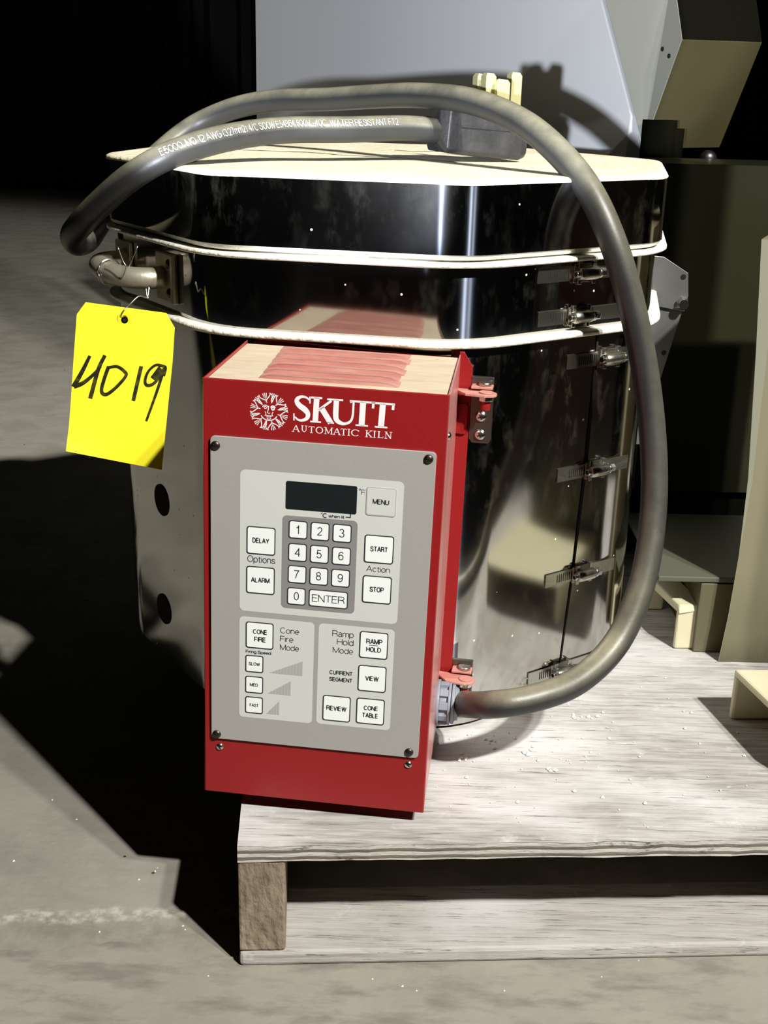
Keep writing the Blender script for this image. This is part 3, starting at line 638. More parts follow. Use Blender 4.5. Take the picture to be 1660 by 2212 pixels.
for ch, a, b in pos:
    xa, xb = l2(a), l2(b); W = xb - xa
    f = lambda u, v: (xa + u * W, y0 + v * hc)
    for (p, q, w) in GL[ch]: stroke(mb, [p, q], w * (4.8 if ch != 'I' else 2.6), DL, 'white', f)
    if ch in 'OC':
        a0, a1 = (0, 2 * PI) if ch == 'O' else (0.7, 2 * PI - 0.7)
        pts = [(.5 + .46 * math.cos(a0 + (a1 - a0) * i / 24), .5 + .48 * math.sin(a0 + (a1 - a0) * i / 24)) for i in range(25)]
        stroke(mb, pts, [0.35 + 0.45 * abs(p[0] - .5) * 2 for p in pts], DL, 'white', f)
        if ch == 'C': stroke(mb, [(.9, .95), (.9, .68)], .35, DL, 'white', f)
    for (u, v) in SER.get(ch, []):
        cw = 1.9 / W / 2
        stroke(mb, [(u - cw, v), (u + cw, v)], .38, DL, 'white', f)
mb.build('brand_lettering', box)
mb = MB(); SX, SY, SR = -41.5, 153.5, 14.6
idc = lambda a, b: (SX + a * SR, SY + b * SR)
def pol(r, a): return (r * math.cos(a), r * math.sin(a))
for k in range(12):
    a = PI / 2 + 2 * PI * k / 12; tw = 0.16 if k % 2 else -0.12
    for sg in (-1, 1):
        pts = [pol(.46, a + sg * .25), pol(.6, a + sg * .27 + tw * .3), pol(.74, a + sg * .17 + tw), pol(.88, a + sg * .05 + tw * .8), pol(.98, a + tw * .2)]
        s3 = spline([(*p, 0) for p in pts], 4); n_ = len(s3)
        stroke(mb, [(p.x, p.y) for p in s3], [0.75 * (1 - .55 * abs(i / (n_ - 1) - .45)) for i in range(n_)], DL, 'white', idc)
    for j, rr_ in ((-1, .72), (0, .64), (1, .72)):
        b_ = a + PI / 12 + j * .085 + .06
        b_ = a + 2 * PI / 24 + j * .075
        stroke(mb, [pol(rr_, b_), pol(.99 - abs(j) * .02, b_ + j * .03)], [.3, .7], DL, 'white', idc)
arc = lambda cx, cy, r, a0, a1, n=10: [(cx + r * math.cos(a0 + (a1 - a0) * i / n), cy + r * math.sin(a0 + (a1 - a0) * i / n)) for i in range(n + 1)]
for pts, w in ((arc(0, 0, .46, PI + .5, 2 * PI - .5), .7), ([(-.02, .3), (-.04, .1), (-.08, -.06), (0, -.1), (.06, -.06)], .6), (arc(-.19, .2, .13, .1, PI - .1), .6), (arc(-.19, .2, .06, 0, 2 * PI), .5),
               (arc(.2, .2, .11, .1, PI - .1), .9), (arc(.2, .17, .07, 0, 2 * PI), 1.0), (arc(0, -.12, .16, PI + .5, 2 * PI - .5), .6), (arc(0, -.3, .1, PI + .2, 2 * PI - .2), .6), (arc(-.3, -.12, .14, -.9, .9), .5), (arc(.3, -.12, .14, PI - .9, PI + .9), .5), ([(-.1, -.2), (.1, -.2)], .5)):
    stroke(mb, pts, w, DL, 'white', idc)
mb.build('sun_emblem', box)

# screws
def screw(s, t, d, r, m, slot, parent):
    mb = MB(); mb.dome(bp_(s, t, d), EN, r * .001, r * .00055, m, 20, 5)
    a = random.uniform(0, PI)
    for q in ((a,) if slot else (a, a + PI / 2)):
        dx, dy = math.cos(q), math.sin(q); L_ = r * (0.9 if slot else 0.55); w = r * .16
        dd = d + r * .50 if not slot else d + r * .46
        vs = [(s + dx * L_ - dy * w, t + dy * L_ + dx * w), (s + dx * L_ + dy * w, t + dy * L_ - dx * w), (s - dx * L_ + dy * w, t - dy * L_ - dx * w), (s - dx * L_ - dy * w, t - dy * L_ + dx * w)]
        if slot:
            for f0, f1 in ((-1, -.5), (-.5, 0), (0, .5), (.5, 1)):
                pts = []
                for f_, sd in ((f0, -1), (f1, -1), (f1, 1), (f0, 1)):
                    hgt = d + r * .55 * math.sqrt(max(0, 1 - (f_ * .93) ** 2)) + .12
                    pts.append(bp_(s + dx * L_ * f_ - dy * w * sd, t + dy * L_ * f_ + dx * w * sd, hgt))
                mb.add(pts, [(0, 1, 2, 3)], 'slot')
        else: mb.add([bp_(x_, y_, dd + .12) for x_, y_ in vs], [(3, 2, 1, 0)], 'slot')
    return mb.build('screw', parent)
for s_, t_ in ((-81.4, 125.0), (78.5, 127.0), (-81.0, -119.9), (76.6, -118.9)): screw(s_, t_, 2.2, 3.6, 'screw_dark', False, box)['label'] = 'dark cross-head screw'
for s_, t_ in ((-79.0, -132.5), (76.5, -131.6)): screw(s_, t_, 0, 3.2, 'bright_metal', True, box)['label'] = 'bright slotted screw'
mb = MB(); mb.dome(bp_(XR, 139, -22), EX, .0032, .0022, 'bright_metal'); mb.build('screw', box)
# hinge tabs with pins, beside the back flange
def tab(tz, zoff):
    mb = MB(); pts = [(fx - 12, -DEP + 10), (fx - 4, -DEP + 22), (fx + 12, -DEP + 25)] + [(fx + 14 + 8 * math.cos(a), -DEP + 16 + 8 * math.sin(a)) for a in [PI / 2 - PI * i / 8 for i in range(9)]] + [(fx - 12, -DEP + 4)]
    mb.prism([bp_(s_, tz, d_) for s_, d_ in pts], EZ * .0022, 'louver')
    t_ = mb.build('hinge_tab', box, bevel=0.0004)
    P = bp_(fx + 13, tz, -DEP + 16); mb = MB(); mb.cyl(P + EZ * .0022, P + EZ * .0034, .0058, 'louver', 24); mb.cyl(P - EZ * .004, P, .0066, 'bright_metal', 24); mb.cyl(P - EZ * .012, P - EZ * .004, .0042, 'red', 20)
    mb.build('hinge_pin', t_, bevel=0.0004)
    mb = MB(); bprism(mb, rrect(fx - 9.5, tz - 25, 16, 26, 2.5), -DEP, -DEP + 2.5, 'red'); mb.build('latch_tongue', t_, bevel=.0003)
tab(146, 0); tab(-118, 0)
# steel hinge brackets on the kiln face
for zc, sc in ((146, 2), (-118, 1)):
    Q = bp_(fx + 6, zc, -DEP - 4)
    s0 = Q.dot(ftan(0)); n = fnorm(0); t = ftan(0); z = V((0, 0, 1))
    P = n * (AP + 0.001) + t * (s0 - 0.003) + z * Q.z
    if sc == 2:
        pts = [(-.003, .012), (.016, .012), (.016, -.042), (.0135, -.0455), (-.0005, -.0455), (-.003, -.042)]
    else: pts = [(-.003, .012), (.016, .012), (.016, -.028), (.0135, -.0305), (-.0005, -.0305), (-.003, -.028)]
    mb = MB(); mb.prism([P + t * a + z * b for a, b in pts], n * .004, 'bracket')
    mb.box(P + z * .004 + n * .004 - t * 0.002, t * .018, n * .011, z * .0022, 'louver')
    br = mb.build('hinge_bracket', kiln, bevel=.0005)
    for dz in ((-.022, -.038) if sc == 2 else (-.019,)):
        c = P + t * .0065 + z * dz + n * .004; mb = MB(); mb.dome(c, n, .0048, .0026, 'bright_metal')
        for a in (0.4, 0.4 + PI / 2):
            u = t * math.cos(a) + z * math.sin(a); w = t * -math.sin(a) + z * math.cos(a); c2 = c + n * .0027
            mb.add([c2 + u * .0024 + w * .0006, c2 + u * .0024 - w * .0006, c2 - u * .0024 - w * .0006, c2 - u * .0024 + w * .0006], [(0, 1, 2, 3)], 'slot')
        mb.build('screw', br)
    c = P + t * .009 + z * .0062 + n * .009; mb = MB(); mb.cyl(c, c + z * .003, .0055, 'metal', 20); mb.build('hinge_pin', br)

# conduit fitting on the right side of the box
Pf = onp(944, 1516, bp_(XR, 0, 0), EX); fo = (Pf - B0)
fs_, ft_, fd_ = XR, fo.dot(EZ) * 1000, fo.dot(EN) * 1000
mb = MB(); a = bp_(XR - .2, ft_, fd_)
mb.cyl(a, a + EX * .003, .0205, 'fitting', 32)
n_ = 10
for i in range(n_):
    q = 2 * PI * i / n_; u = EZ * math.cos(q) + EN * math.sin(q); w = EN * math.cos(q) - EZ * math.sin(q)
    mb.box(a + EX * .003 + u * .0145 - w * .0034, w * .0068, u * .0052, EX * .0075, 'fitting')
mb.cyl(a + EX * .003, a + EX * .0105, .0165, 'fitting', 32); mb.cyl(a + EX * .0105, a + EX * .013, .0195, 'fitting', 32); mb.cyl(a + EX * .0135, a + EX * .0165, .0185, 'fitting', 32)
mb.cyl(a + EX * .0165, a + EX * .020, .0165, 'fitting', 32, r2=.0135)
mb.build('conduit_fitting', box, bevel=.0005)

# ------------------------------------------------------------------ power cord
CR = 0.0118
pe = a + EX * .018
PLUG_AX = V((.925, .36, -.075)).normalized(); PLUG_IN = at(940, 283, -.064)
cpts = [pe - EX * .012, pe + EX * .004] + [at(*q) for q in (
    (1060, 1522, -.372), (1150, 1509, -.372), (1250, 1470, -.352), (1335, 1385, -.322), (1388, 1260, -.297), (1411, 1120, -.276), (1413, 980, -.262), (1397, 820, -.252),
    (1363, 650, -.247), (1320, 510, -.240), (1266, 400, -.222), (1190, 312, -.19), (1110, 254, -.15), (1010, 217, -.10), (900, 206, -.04), (800, 209, .02), (700, 215, .07),
    (600, 217, .11), (520, 230, .13), (450, 256, .14), (400, 285, .135), (345, 330, .115), (290, 385, .085), (245, 440, .05), (212, 487, .005), (190, 518, -.05), (167, 526, -.10), (158, 508, -.14), (180, 478, -.172),
    (220, 437, -.19), (280, 385, -.204), (350, 343, -.205), (430, 313, -.19), (520, 292, -.158), (620, 281, -.125), (750, 280, -.105))] + [PLUG_IN - PLUG_AX * .03, PLUG_IN + PLUG_AX * .012]
path = spline(cpts, 8)
mb = MB(); mb.tube(path, CR, 'cord', 24); cord = mb.build('power_cord', kiln); cord['label'] = 'thick dark rubber power cord looped over the lid'
# white type printed along the cord, wrapped on its surface
def cord_text(body, p_from, p_to, hgt, lift):
    vs, fs = glyphs(body, 0.13); x0 = min(v[0] for v in vs); x1 = max(v[0] for v in vs); y0_ = 0.0; y1_ = 1.0
    seg = path[p_from:p_to]; acc = [0.0]
    for i in range(1, len(seg)): acc.append(acc[-1] + (seg[i] - seg[i - 1]).length)
    out = []
    for (x, y) in vs:
        s = (x - x0) / (x1 - x0) * acc[-1]; i = 0
        while i < len(acc) - 2 and acc[i + 1] < s: i += 1
        f = (s - acc[i]) / (acc[i + 1] - acc[i]); c = seg[i].lerp(seg[i + 1], f); T = (seg[i + 1] - seg[i]).normalized()
        up_ = V((0, 0, 1)); side = T.cross(up_).normalized()
        if side.y > 0: side = -side
        up_ = side.cross(T); up_ = up_ if up_.z > 0 else -up_
        ang = lift + y * hgt / CR
        out.append(c + (side * math.cos(ang) + up_ * math.sin(ang)) * (CR + .0007))
    m_ = MB(); m_.add(out, fs, 'greyink'); return m_.build('cord_lettering', cord)
i1 = min(range(len(path)), key=lambda i: (path[i] - at(350, 343, -.205)).length)
cord_text('E5000  NO 12 AWG (3.27mm2) 4/C SOOW E54864 600V -40C  WATER RESISTANT FT2', i1, len(path) - 10, .0058, .30)
# plug, lying on the lid with its prongs up
ZT_ = ZLT + 0.0042
ax = V((.925, .36, -.075)).normalized(); sd = V((-.36, .925, 0)).normalized(); zz_ = ax.cross(sd).normalized()
O = at(966, 350, -.078); O = V((O.x, O.y, ZT_ + .0078)) + sd * .026
def plugsec(mb, st, m='plug'):
    loops = []
    for (l, w, z0, z1, ch) in st:
        c = O + ax * l
        loops.append([c - sd * (w - ch) + zz_ * z0, c + sd * (w - ch) + zz_ * z0, c + sd * w + zz_ * (z0 + ch), c + sd * w + zz_ * (z1 - ch), c + sd * (w - ch) + zz_ * z1, c - sd * (w - ch) + zz_ * z1, c - sd * w + zz_ * (z1 - ch), c - sd * w + zz_ * (z0 + ch)])
    vs = [p for l in loops for p in l]; k = len(loops)
    fs = [(i * 8 + j, i * 8 + (j + 1) % 8, (i + 1) * 8 + (j + 1) % 8, (i + 1) * 8 + j) for i in range(k - 1) for j in range(8)]
    fs += [list(range(7, -1, -1)), [(k - 1) * 8 + j for j in range(8)]]
    mb.add(vs, fs, m)
mb = MB(); plugsec(mb, [(-.008, .017, .012, .046, .006), (.0, .0255, .001, .049, .004), (.052, .027, .0, .048, .004), (.060, .027, .0, .033, .004), (.078, .026, .0, .031, .004), (.086, .022, .003, .027, .004)])
plug = mb.build('plug', cord, bevel=.0012); plug['label'] = 'black rubber plug'
# ridge line round the plug
mb = MB(); mb.box(O + ax * .006 - sd * .028 + zz_ * .026, ax * .070, sd * .056, zz_ * .0012, 'plug'); mb.build('plug_seam', cord)
for (x, y, Y, hx, hy) in ((1035, 158, -.030, .0036, .0060), (1057, 157, -.046, .0054, .0062), (1087, 170, -.055, .0068, .0030), (1113, 155, -.012, .0058, .0056)):
    T = at(x, y, Y); mb = MB(); u, w = ax, sd
    base = T - u * hx - w * hy; base.z = ZT_ + .025; hh_ = T.z - base.z - .003
    mb.box(base, u * 2 * hx, w * 2 * hy, V((0, 0, hh_)), 'prong'); t0 = base + V((0, 0, hh_)); e = .0018; up_ = V((0, 0, .003))
    mb.hexa([t0, t0 + u * 2 * hx, t0 + u * 2 * hx + w * 2 * hy, t0 + w * 2 * hy, t0 + u * e + w * e + up_, t0 + u * (2 * hx - e) + w * e + up_, t0 + u * (2 * hx - e) + w * (2 * hy - e) + up_, t0 + u * e + w * (2 * hy - e) + up_], 'prong')
    mb.build('prong', cord, bevel=.0004)

# ------------------------------------------------------------------ yellow tag
TY0, TY1 = -.225, -.262
def tg(x, y, off=0.0):
    f = (y - 655) / 345.0; Y = TY0 + (TY1 - TY0) * f
    cur = max(0.0, (y - 880) / 110.0) * max(0.0, (260 - x) / 120.0); Y -= 0.006 * cur * cur
    return at(x, y, Y - off)
tag = empty('auction_tag', tuple(at(250, 990, TY1)), 'yellow card tag marked 4019 wired to the kiln handle', 'tag')
top = [(185, 653), (359.4, 676.3)]
def tagpt(u, v):
    L0 = [(166, 679), (160, 760), (153, 868), (149, 920), (142.4, 974.7)]; R0 = [(377.5, 708), (373, 780), (364, 868), (357, 940), (349.5, 1015)]
    f = v * 4; i = min(3, int(f)); f -= i
    l = (L0[i][0] + (L0[i + 1][0] - L0[i][0]) * f, L0[i][1] + (L0[i + 1][1] - L0[i][1]) * f)
    r = (R0[i][0] + (R0[i + 1][0] - R0[i][0]) * f, R0[i][1] + (R0[i + 1][1] - R0[i][1]) * f)
    return (l[0] + (r[0] - l[0]) * u, l[1] + (r[1] - l[1]) * u)
mb = MB(); nu, nv = 10, 16; vs = []
for j in range(nv + 1):
    for i in range(nu + 1): vs.append(tg(*tagpt(i / nu, j / nv)))
off = V((0.0, .0005, 0))
n0_ = len(vs); vsb = [p + off for p in vs]
fr = [(j * (nu + 1) + i, (j + 1) * (nu + 1) + i, (j + 1) * (nu + 1) + i + 1, j * (nu + 1) + i + 1) for j in range(nv) for i in range(nu)]
mb.add(vs, fr, 'yellow', True); mb.add(vsb, [f[::-1] for f in fr], 'yellow', True)
tp = [tg(166, 679), tg(185, 653), tg(359.4, 676.3), tg(377.5, 708)]
mb.add(tp, [(0, 3, 2, 1)], 'yellow'); mb.add([p + off for p in tp], [(0, 1, 2, 3)], 'yellow')
mb.build('card', tag)
ec = tg(269.5, 691, .0006)
mb = MB()
def annulus(mb, c, r1, r2, m, n=28, sq=1.0):
    X, Z = V((1, 0, 0)), V((0, .06, 1)); vs = []
    for i in range(n):
        a_ = 2 * PI * i / n; u = X * math.cos(a_) + Z * math.sin(a_) * sq; vs += [c + u * r1, c + u * r2]
    mb.add(vs, [(2 * i, 2 * i + 1, (2 * i + 3) % (2 * n), (2 * i + 2) % (2 * n)) for i in range(n)], m)
annulus(mb, ec, .003, .0062, 'card_ring', sq=1.35); annulus(mb, ec - V((0, .0003, 0)), .0014, .003, 'bright_metal'); annulus(mb, ec - V((0, .0002, 0)), 0.0, .0016, 'slot')
mb.build('eyelet', tag)
# handwriting
mb = MB()
def pen(pts, w):
    P = [(x / 2.212, 500 + y / 2.212) for x, y in pts]; P = [(p.x, p.y) for p in spline([(*p, 0) for p in P], 5)]
    vs = []; n_ = len(P); ws = w if isinstance(w, (tuple, list)) else (w, w)
    for i in range(n_):
        tx = P[min(i + 1, n_ - 1)][0] - P[max(i - 1, 0)][0]; ty = P[min(i + 1, n_ - 1)][1] - P[max(i - 1, 0)][1]; l = math.hypot(tx, ty) or 1
        h = (ws[0] + (ws[1] - ws[0]) * i / (n_ - 1)) / 2
        vs += [tg(P[i][0] - ty / l * h, P[i][1] + tx / l * h, .0004 + pen.k * .00003), tg(P[i][0] + ty / l * h, P[i][1] - tx / l * h, .0004 + pen.k * .00003)]
    pen.k += 1
    mb.add(vs, [(2 * i, 2 * i + 1, 2 * i + 3, 2 * i + 2) for i in range(n_ - 1)], 'marker')
pen.k = 0
pen([(430, 594), (395, 665), (352, 742)], (7, 11)); pen([(354, 740), (395, 725), (440, 690), (482, 645)], (10, 6)); pen([(502, 592), (470, 660), (432, 797)], (8, 9))
pen([(520, 645), (500, 700), (486, 762), (510, 778), (560, 740), (602, 690), (595, 668), (560, 645), (518, 650)], (8, 6))
pen([(676, 644), (658, 720), (638, 808)], 8)
pen([(782, 642), (745, 638), (710, 668), (694, 712), (705, 735), (740, 722), (785, 660)], (5, 7)); pen([(790, 640), (752, 760), (700, 905)], (7, 5)); pen([(772, 655), (735, 705)], 16); pen([(760, 640), (792, 648), (785, 690)], 5)
mb.build('handwriting', tag)
# wire tie
mb = MB()
W = lambda pts, r=.0005: mb.tube(spline([at(*q) for q in pts], 5), r, 'wire', 8)
hk = -.234
W([(265, 690, -.2265), (262, 681, -.230), (270, 668, -.229), (283, 655, -.222), (300, 640, -.215), (318, 642, -.21), (322, 617, -.205)], .0007)
W([(324, 617, -.203), (319, 645, -.21), (315, 619, -.205)])
mb.build('wire_tie', tag); mb = MB()
hp_ = [onface(-1, q[0], q[2], q[1]) for q in ((-.008, .039, .522), (-.028, .041, .5245))]
for f0, tilt_ in ((.30, .25), (.42, -.12)):
    c_ = hp_[0].lerp(hp_[1], f0); T_ = (hp_[1] - hp_[0]).normalized(); A_ = V((0, 0, 1)).cross(T_).normalized(); B_ = T_.cross(A_)
    mb = MB(); mb.tube([c_ + (A_ * math.cos(q) + B_ * math.sin(q)) * .0118 + T_ * tilt_ * .012 * math.sin(q) for q in [2 * PI * i / 24 for i in range(25)]], .0006, 'wire', 8); mb.build('wire_loop', tag)
for pts_ in ([(254, 532, -.195), (268, 568, -.196), (279, 577, -.197)], [(298, 531, -.195), (283, 567, -.196), (277, 577, -.197)]):
    mb = MB(); W(pts_); mb.build('wire_end', tag)

# ------------------------------------------------------------------ pallet
PY = 0.06357; PX = V((math.cos(PY), math.sin(PY), 0)); PD = V((-math.sin(PY), math.cos(PY), 0)); PO = V((-0.11165, -0.46386, 0)); PZ = V((0, 0, 1))
pal = empty('pallet', tuple(PO), 'weathered plywood-topped wooden pallet under the kiln', 'pallet')
PW, PL = 1.05, 0.75
HB = 0.0148; ZS = HB + 0.0882
mb = MB()
o_ = PO + PZ * ZS; e_ = PX * PW; d_ = PD * PL; t_ = PZ * (ZB - ZS - 0.0002)
nseg = 60; vs = []; random.seed(3)
for i in range(nseg + 1):
    j1, j2 = random.uniform(-.0008, .0008), random.uniform(-.0012, .0012)
    b = o_ + e_ * (i / nseg)
    vs += [b + PD * j1 + PZ * random.uniform(-.0006, .0006), b + PD * j2 + t_ - PZ * random.uniform(0, .0006), b + d_ + t_, b + d_]
mb.add(vs, [(4 * i, 4 * i + 4, 4 * i + 5, 4 * i + 1) for i in range(nseg)], 'plyedge')
mb.add(vs, [(4 * i + 1, 4 * i + 5, 4 * i + 6, 4 * i + 2) for i in range(nseg)], 'ply')
mb.add(vs, [(4 * i + 2, 4 * i + 6, 4 * i + 7, 4 * i + 3) for i in range(nseg)] + [(4 * i + 3, 4 * i + 7, 4 * i + 4, 4 * i) for i in range(nseg)], 'plyedge')
mb.add(vs, [(0, 1, 2, 3), (4 * nseg + 3, 4 * nseg + 2, 4 * nseg + 1, 4 * nseg)], 'plyedge')
mb.build('plywood_deck', pal)
for s_ in (0.0, 0.505, PW - 0.038):
    mb = MB(); p = PO + PX * s_ + PZ * HB + PD * .001
    mb.box(p, PX * .038, PD * (PL - .002), PZ * (ZS - HB - .0004), 'endgrain'); mb.build('stringer', pal, bevel=.002)
for k, q in enumerate((0.0, 0.36, PL - 0.09)):
    mb = MB(); mb.box(PO + PD * q + PZ * .0005, PX * PW, PD * .085, PZ * (HB - .001), 'board'); mb.build('bottom_board', pal, bevel=.003)

# crumbs of plaster on the pallet and floor
mb = MB(); random.seed(11)
def crumb(p, r):
    vs = [V(p) + V((random.uniform(.5, 1) * r * math.cos(a_), random.uniform(.5, 1) * r * math.sin(a_), 0)) for a_ in [2 * PI * i / 5 for i in range(5)]]
    c = V(p) + V((0, 0, r * random.uniform(.5, .9))); mb.add(vs + [c], [(i, (i + 1) % 5, 5) for i in range(5)], 'chip')
for i in range(130):
    if i < 80: x, y = random.gauss(1120, 140), random.gauss(1580, 70)
    else: x, y = random.uniform(960, 1620), random.uniform(1500, 1800)
    p = atz(x, y, ZB + .0003)
    if (p - PO).dot(PD) < .004 or p.xy.length < .285 or p.x > .36: continue
    crumb(p, random.choice((.0008, .001, .0012, .0018, .0025)))
for (x, y, r) in ((1130, 1630, .005), (1000, 1640, .004), (1195, 1660, .004), (1250, 1548, .0035), (1280, 1552, .003), (1060, 1600, .0028)):
    for _ in range(4): crumb(atz(x + random.uniform(-12, 12), y + random.uniform(-5, 5), ZB + .0003), r * random.uniform(.5, 1))
o = mb.build('plaster_crumbs'); o['kind'] = 'stuff'; o['label'] = 'white plaster crumbs scattered on the plywood pallet'; o['category'] = 'debris'
mb = MB()
for (x, y) in ((30, 1860), (165, 1770), (340, 1875), (335, 1882), (300, 1900), (395, 2000), (400, 2008), (215, 2013), (805, 2115), (870, 2130), (1090, 2140), (900, 2140), (1380, 2075), (113, 1728), (450, 2108), (1300, 2110)): crumb(atz(x, y, .0003), random.uniform(.0008, .0018) * (2 if x == 30 else 1))
o = mb.build('floor_crumbs'); o['kind'] = 'stuff'; o['label'] = 'tiny pale crumbs lying on the concrete floor'; o['category'] = 'debris'

# ------------------------------------------------------------------ pale panel standing behind the kiln
PA = at(555, 330, 1.3); PB = at(1365, 250, .37); pdir = (PB - PA); pdir.z = 0; pdir.normalize(); pn = V((-pdir.y, pdir.x, 0)); pn = -pn if pn.y > 0 else pn
pan = empty('equipment_panel', (PA.x, PA.y, 0), 'tall pale grey painted panel standing behind the kiln', 'panel')
pp = lambda x, y: onp(x, y, PA, pn)
tl = pp(555, -60); tl = V((PA.x, PA.y, tl.z)); bl = V((PA.x, PA.y, 0)); b_r = pp(1354, 330); brr = V((b_r.x - .01 * pdir.x, b_r.y - .01 * pdir.y, 0))
mb = MB(); mb.prism([tl, bl, brr, b_r, PB, pp(1300, 0), pp(1284, -60)], pn * -.03, 'panel'); mb.build('panel_sheet', pan, bevel=.002)
mb = MB(); mb.box(bl + pdir * .08 - pn * .031, pdir * .7, pn * -.15, V((0, 0, .03)), 'darker'); mb.build('foot', pan, bevel=.002)

# ------------------------------------------------------------------ machine on the right
mac = empty('workshop_machine', tuple(atz(1600, 1420, ZB)), 'dark olive and cream machine on channel feet beside the kiln', 'machine')
F1 = atz(1573, 1548, ZB); hF = 0.052
# near foot: channel running to the right, open end towards the kiln
def foot(P, d1, d2, wid, lng, h, th, m='cream'):
    mb = MB(); up = V((0, 0, 1))
    mb.box(P + up * (h - th), d1 * wid, d2 * lng, up * th, m)
    mb.box(P, d1 * th, d2 * lng, up * (h - th), m)
    mb.box(P + d1 * (wid - th), d1 * th, d2 * lng, up * (h - th), m)
    return mb.build('channel_foot', mac, bevel=.0025)
d2 = V((1, .05, 0)).normalized(); d1 = V((.22, -1, 0)).normalized()
foot(F1, d1, d2, .12, .30, hF, .006)
F2 = atz(1457, 1402, ZB); foot(F2 - d1 * .11, d1, d2, .11, .032, .052, .006)
# low plinth, pedestal, dark cabinet, column, hood
Pp = atz(1498, 1408, ZB); ps = at(1500, 1257, Pp.y); hp = ps.z - ZB
mb = MB(); mb.box(Pp, V((.2, .0, 0)), V((.0, .13, 0)), V((0, 0, hp - .0015)), 'shelf2'); mb.build('plinth', mac, bevel=.001)
mb = MB(); e0 = at(1422, 1257, Pp.y); mb.box(V((e0.x, Pp.y - .001, ZB + hp)), V((.25, 0, 0)), V((.0, .20, 0)), V((0, 0, .006)), 'shelf'); mb.build('shelf_plate', mac, bevel=.001)
YC = .19
q0 = at(1392, 1130, YC); q1 = at(1400, 352, YC)
mb = MB(); mb.abox(q0.x - .018, q0.x + .22, YC, YC + .12, ZB + hp + .007, q1.z, 'darkcab'); mb.build('cabinet', mac, bevel=.0)
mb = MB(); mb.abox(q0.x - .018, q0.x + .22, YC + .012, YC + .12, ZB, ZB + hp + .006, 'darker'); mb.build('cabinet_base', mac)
mb = MB(); mb.abox(.52, .56, -.33, -.19, ZB, 1.75, 'darkcab'); mb.build('shade_post', mac, bevel=.004)  # unseen post, added to keep the lamp off the panel
# cream pedestal
YD = -0.115
pd = [(1646, 517), (1634, 760), (1617, 1035), (1597, 1200), (1574, 1330), (1552, 1432)]
fr = [at(x, y, YD) for x, y in pd]
fr[-1].z = ZB + .0005
mb = MB()
for i in range(len(fr) - 1):
    a_, b_ = fr[i], fr[i + 1]
    fa, fb = max(0, 1 - i / 2.6), max(0, 1 - (i + 1) / 2.6)
    wa, wb = .016 * fa + .0004, .016 * fb + .0004
    def secn(q, w, f): return [q, q + V((w, -.004 * f - .0002, 0)), V((.519, YD - .005 * f - .0002, q.z)), V((.519, YD + .14, q.z)), q + V((.065, .14, 0))]
    A = secn(a_, wa, fa) + secn(b_, wb, fb)
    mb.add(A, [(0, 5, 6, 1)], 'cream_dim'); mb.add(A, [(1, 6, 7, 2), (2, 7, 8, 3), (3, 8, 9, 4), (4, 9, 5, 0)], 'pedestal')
    if i == 0: mb.add(A, [(0, 1, 2, 3, 4)], 'pedestal')
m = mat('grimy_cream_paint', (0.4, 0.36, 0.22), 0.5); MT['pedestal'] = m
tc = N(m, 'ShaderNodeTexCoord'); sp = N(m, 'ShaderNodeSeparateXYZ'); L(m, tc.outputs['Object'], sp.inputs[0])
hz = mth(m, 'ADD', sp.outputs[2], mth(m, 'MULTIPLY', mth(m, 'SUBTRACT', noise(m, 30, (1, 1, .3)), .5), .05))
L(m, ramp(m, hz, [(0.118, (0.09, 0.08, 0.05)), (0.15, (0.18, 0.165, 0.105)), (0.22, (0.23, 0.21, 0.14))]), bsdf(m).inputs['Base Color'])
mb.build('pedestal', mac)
# column and hood up at the right
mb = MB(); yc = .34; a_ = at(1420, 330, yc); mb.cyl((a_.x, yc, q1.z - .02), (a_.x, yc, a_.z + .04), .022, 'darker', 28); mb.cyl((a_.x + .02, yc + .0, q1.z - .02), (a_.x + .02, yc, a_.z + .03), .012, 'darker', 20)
mb.build('column', mac)
Vv = at(1475, 85, .30); ea = at(1390, 322, .36) - Vv; eb = at(1648, 91, .36) - Vv; ecv = at(1456, -60, .33) - Vv
mb = MB(); o_ = Vv
P = {k: o_ + ea * k[0] + eb * k[1] + ecv * k[2] for k in [(i, j, l) for i in (0, 1) for j in (0, 1) for l in (0, 1)]}
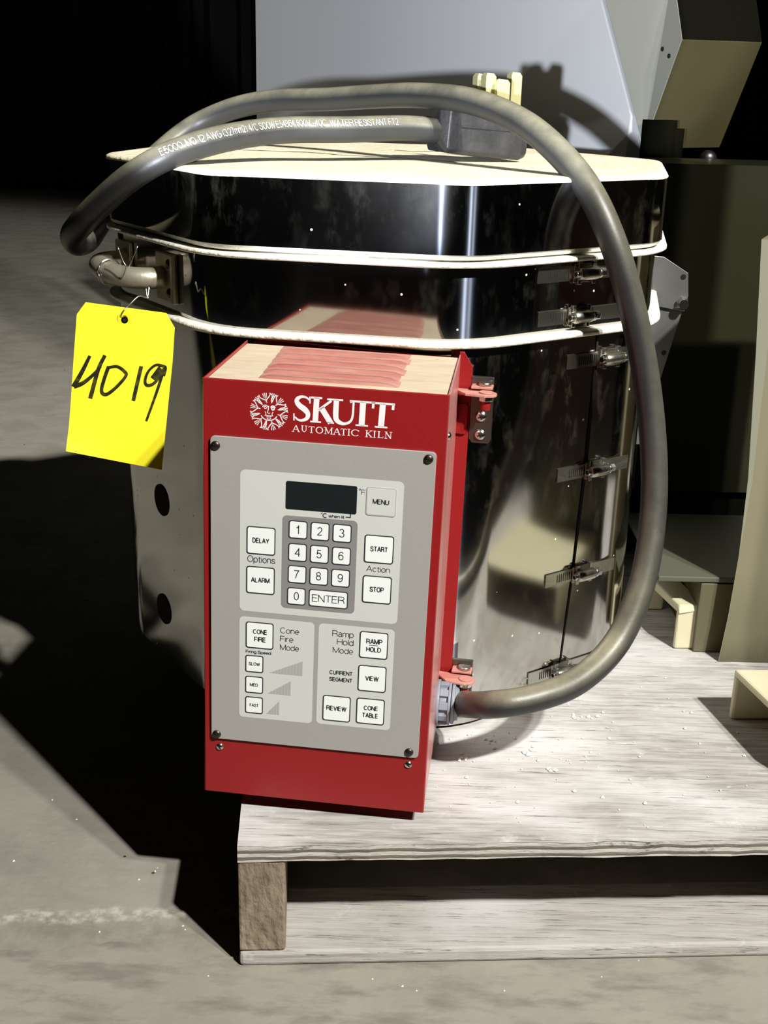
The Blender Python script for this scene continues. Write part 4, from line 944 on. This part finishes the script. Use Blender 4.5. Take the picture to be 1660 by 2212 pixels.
# left face follows the raised outline of the housing
P[(1, 0, 1)] = at(1292, -60, .40); lfmid = at(1366, 250, .385)
vs = [P[0, 0, 0], P[1, 0, 0], P[1, 1, 0], P[0, 1, 0], P[0, 0, 1], P[1, 0, 1], P[1, 1, 1], P[0, 1, 1]]
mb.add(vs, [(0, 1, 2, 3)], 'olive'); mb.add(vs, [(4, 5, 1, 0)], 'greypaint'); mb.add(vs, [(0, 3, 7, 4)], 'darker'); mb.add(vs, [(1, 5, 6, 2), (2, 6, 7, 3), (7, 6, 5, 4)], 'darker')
hood = mb.build('hood', mac, bevel=.001); hood['label'] = 'angled hood, grey on its side and olive below'
for (x, y) in ((1433, 106), (1447, 121)):
    d = ray(x, y); nn = (P[1, 0, 0] - P[0, 0, 0]).cross(P[0, 0, 1] - P[0, 0, 0]).normalized(); q = CAM + d * ((P[0, 0, 0] - CAM).dot(nn) / d.dot(nn))
    nn = nn if nn.dot(CAM - q) > 0 else -nn
    mb = MB(); mb.cyl(q - nn * .001, q + nn * .0015, .0028, 'dark', 14); mb.build('bolt_hole', hood)
mb = MB(); q = at(1530, 345, .33); mb.dome(q, (0, -1, 0), .012, .008, 'dark_metal'); mb.build('knob', mac)
mb = MB(); mb.cyl(at(1517, 372, .30), at(1511, 424, .30), .009, 'dark', 20); mb.build('lever', mac)
mb = MB(); mb.prism([at(1340, 150, .86), at(1375, 250, .86), at(1400, 345, .86), at(1420, 420, .86), at(1330, 420, .86)], (0, .02, 0), 'teal'); mb.build('side_guard', mac)

# ------------------------------------------------------------------ lights
def spot(name, loc, aim, power, angle, blend, rad, col):
    ld = bpy.data.lights.new(name, 'SPOT'); ld.energy = power; ld.spot_size = math.radians(angle); ld.spot_blend = blend
    ld.shadow_soft_size = rad; ld.color = col
    o = bpy.data.objects.new(name, ld); C.objects.link(o); o.location = loc
    o.rotation_euler = (V(aim) - V(loc)).to_track_quat('-Z', 'Y').to_euler(); return o
spot('lamp', (1.42, -2.2, 2.7), (-.40, .90, 0), 620, 44, .35, .045, (1.0, .975, .90))
spot('lamp', (1.62, -2.05, 2.62), (-.40, .90, 0), 260, 44, .35, .045, (1.0, .975, .90))
spot('flash', (-.14, -1.27, .665), tuple(at(985, -270, .9)), 135, 31.5, .15, .012, (.84, .89, 1.0))
w = bpy.data.worlds.new('world'); bpy.context.scene.world = w; w.use_nodes = True
bg = w.node_tree.nodes['Background']; bg.inputs[0].default_value = (.9, .95, .8, 1); bg.inputs[1].default_value = .006
sc = bpy.context.scene
sc.view_settings.view_transform = 'Standard'; sc.view_settings.look = 'None'; sc.view_settings.exposure = 0.0
vs_ = sc.view_settings; vs_.use_curve_mapping = True; cm = vs_.curve_mapping
cv = cm.curves[3]; cv.points.new(.008, .004); cv.points.new(.04, .036); cv.points.new(.2, .2); cv.points.new(.6, .6); cm.update()
try:
    sc.cycles.max_bounces = 8; sc.cycles.glossy_bounces = 5; sc.cycles.sample_clamp_indirect = 4.0; sc.cycles.use_denoising = True
except Exception: pass
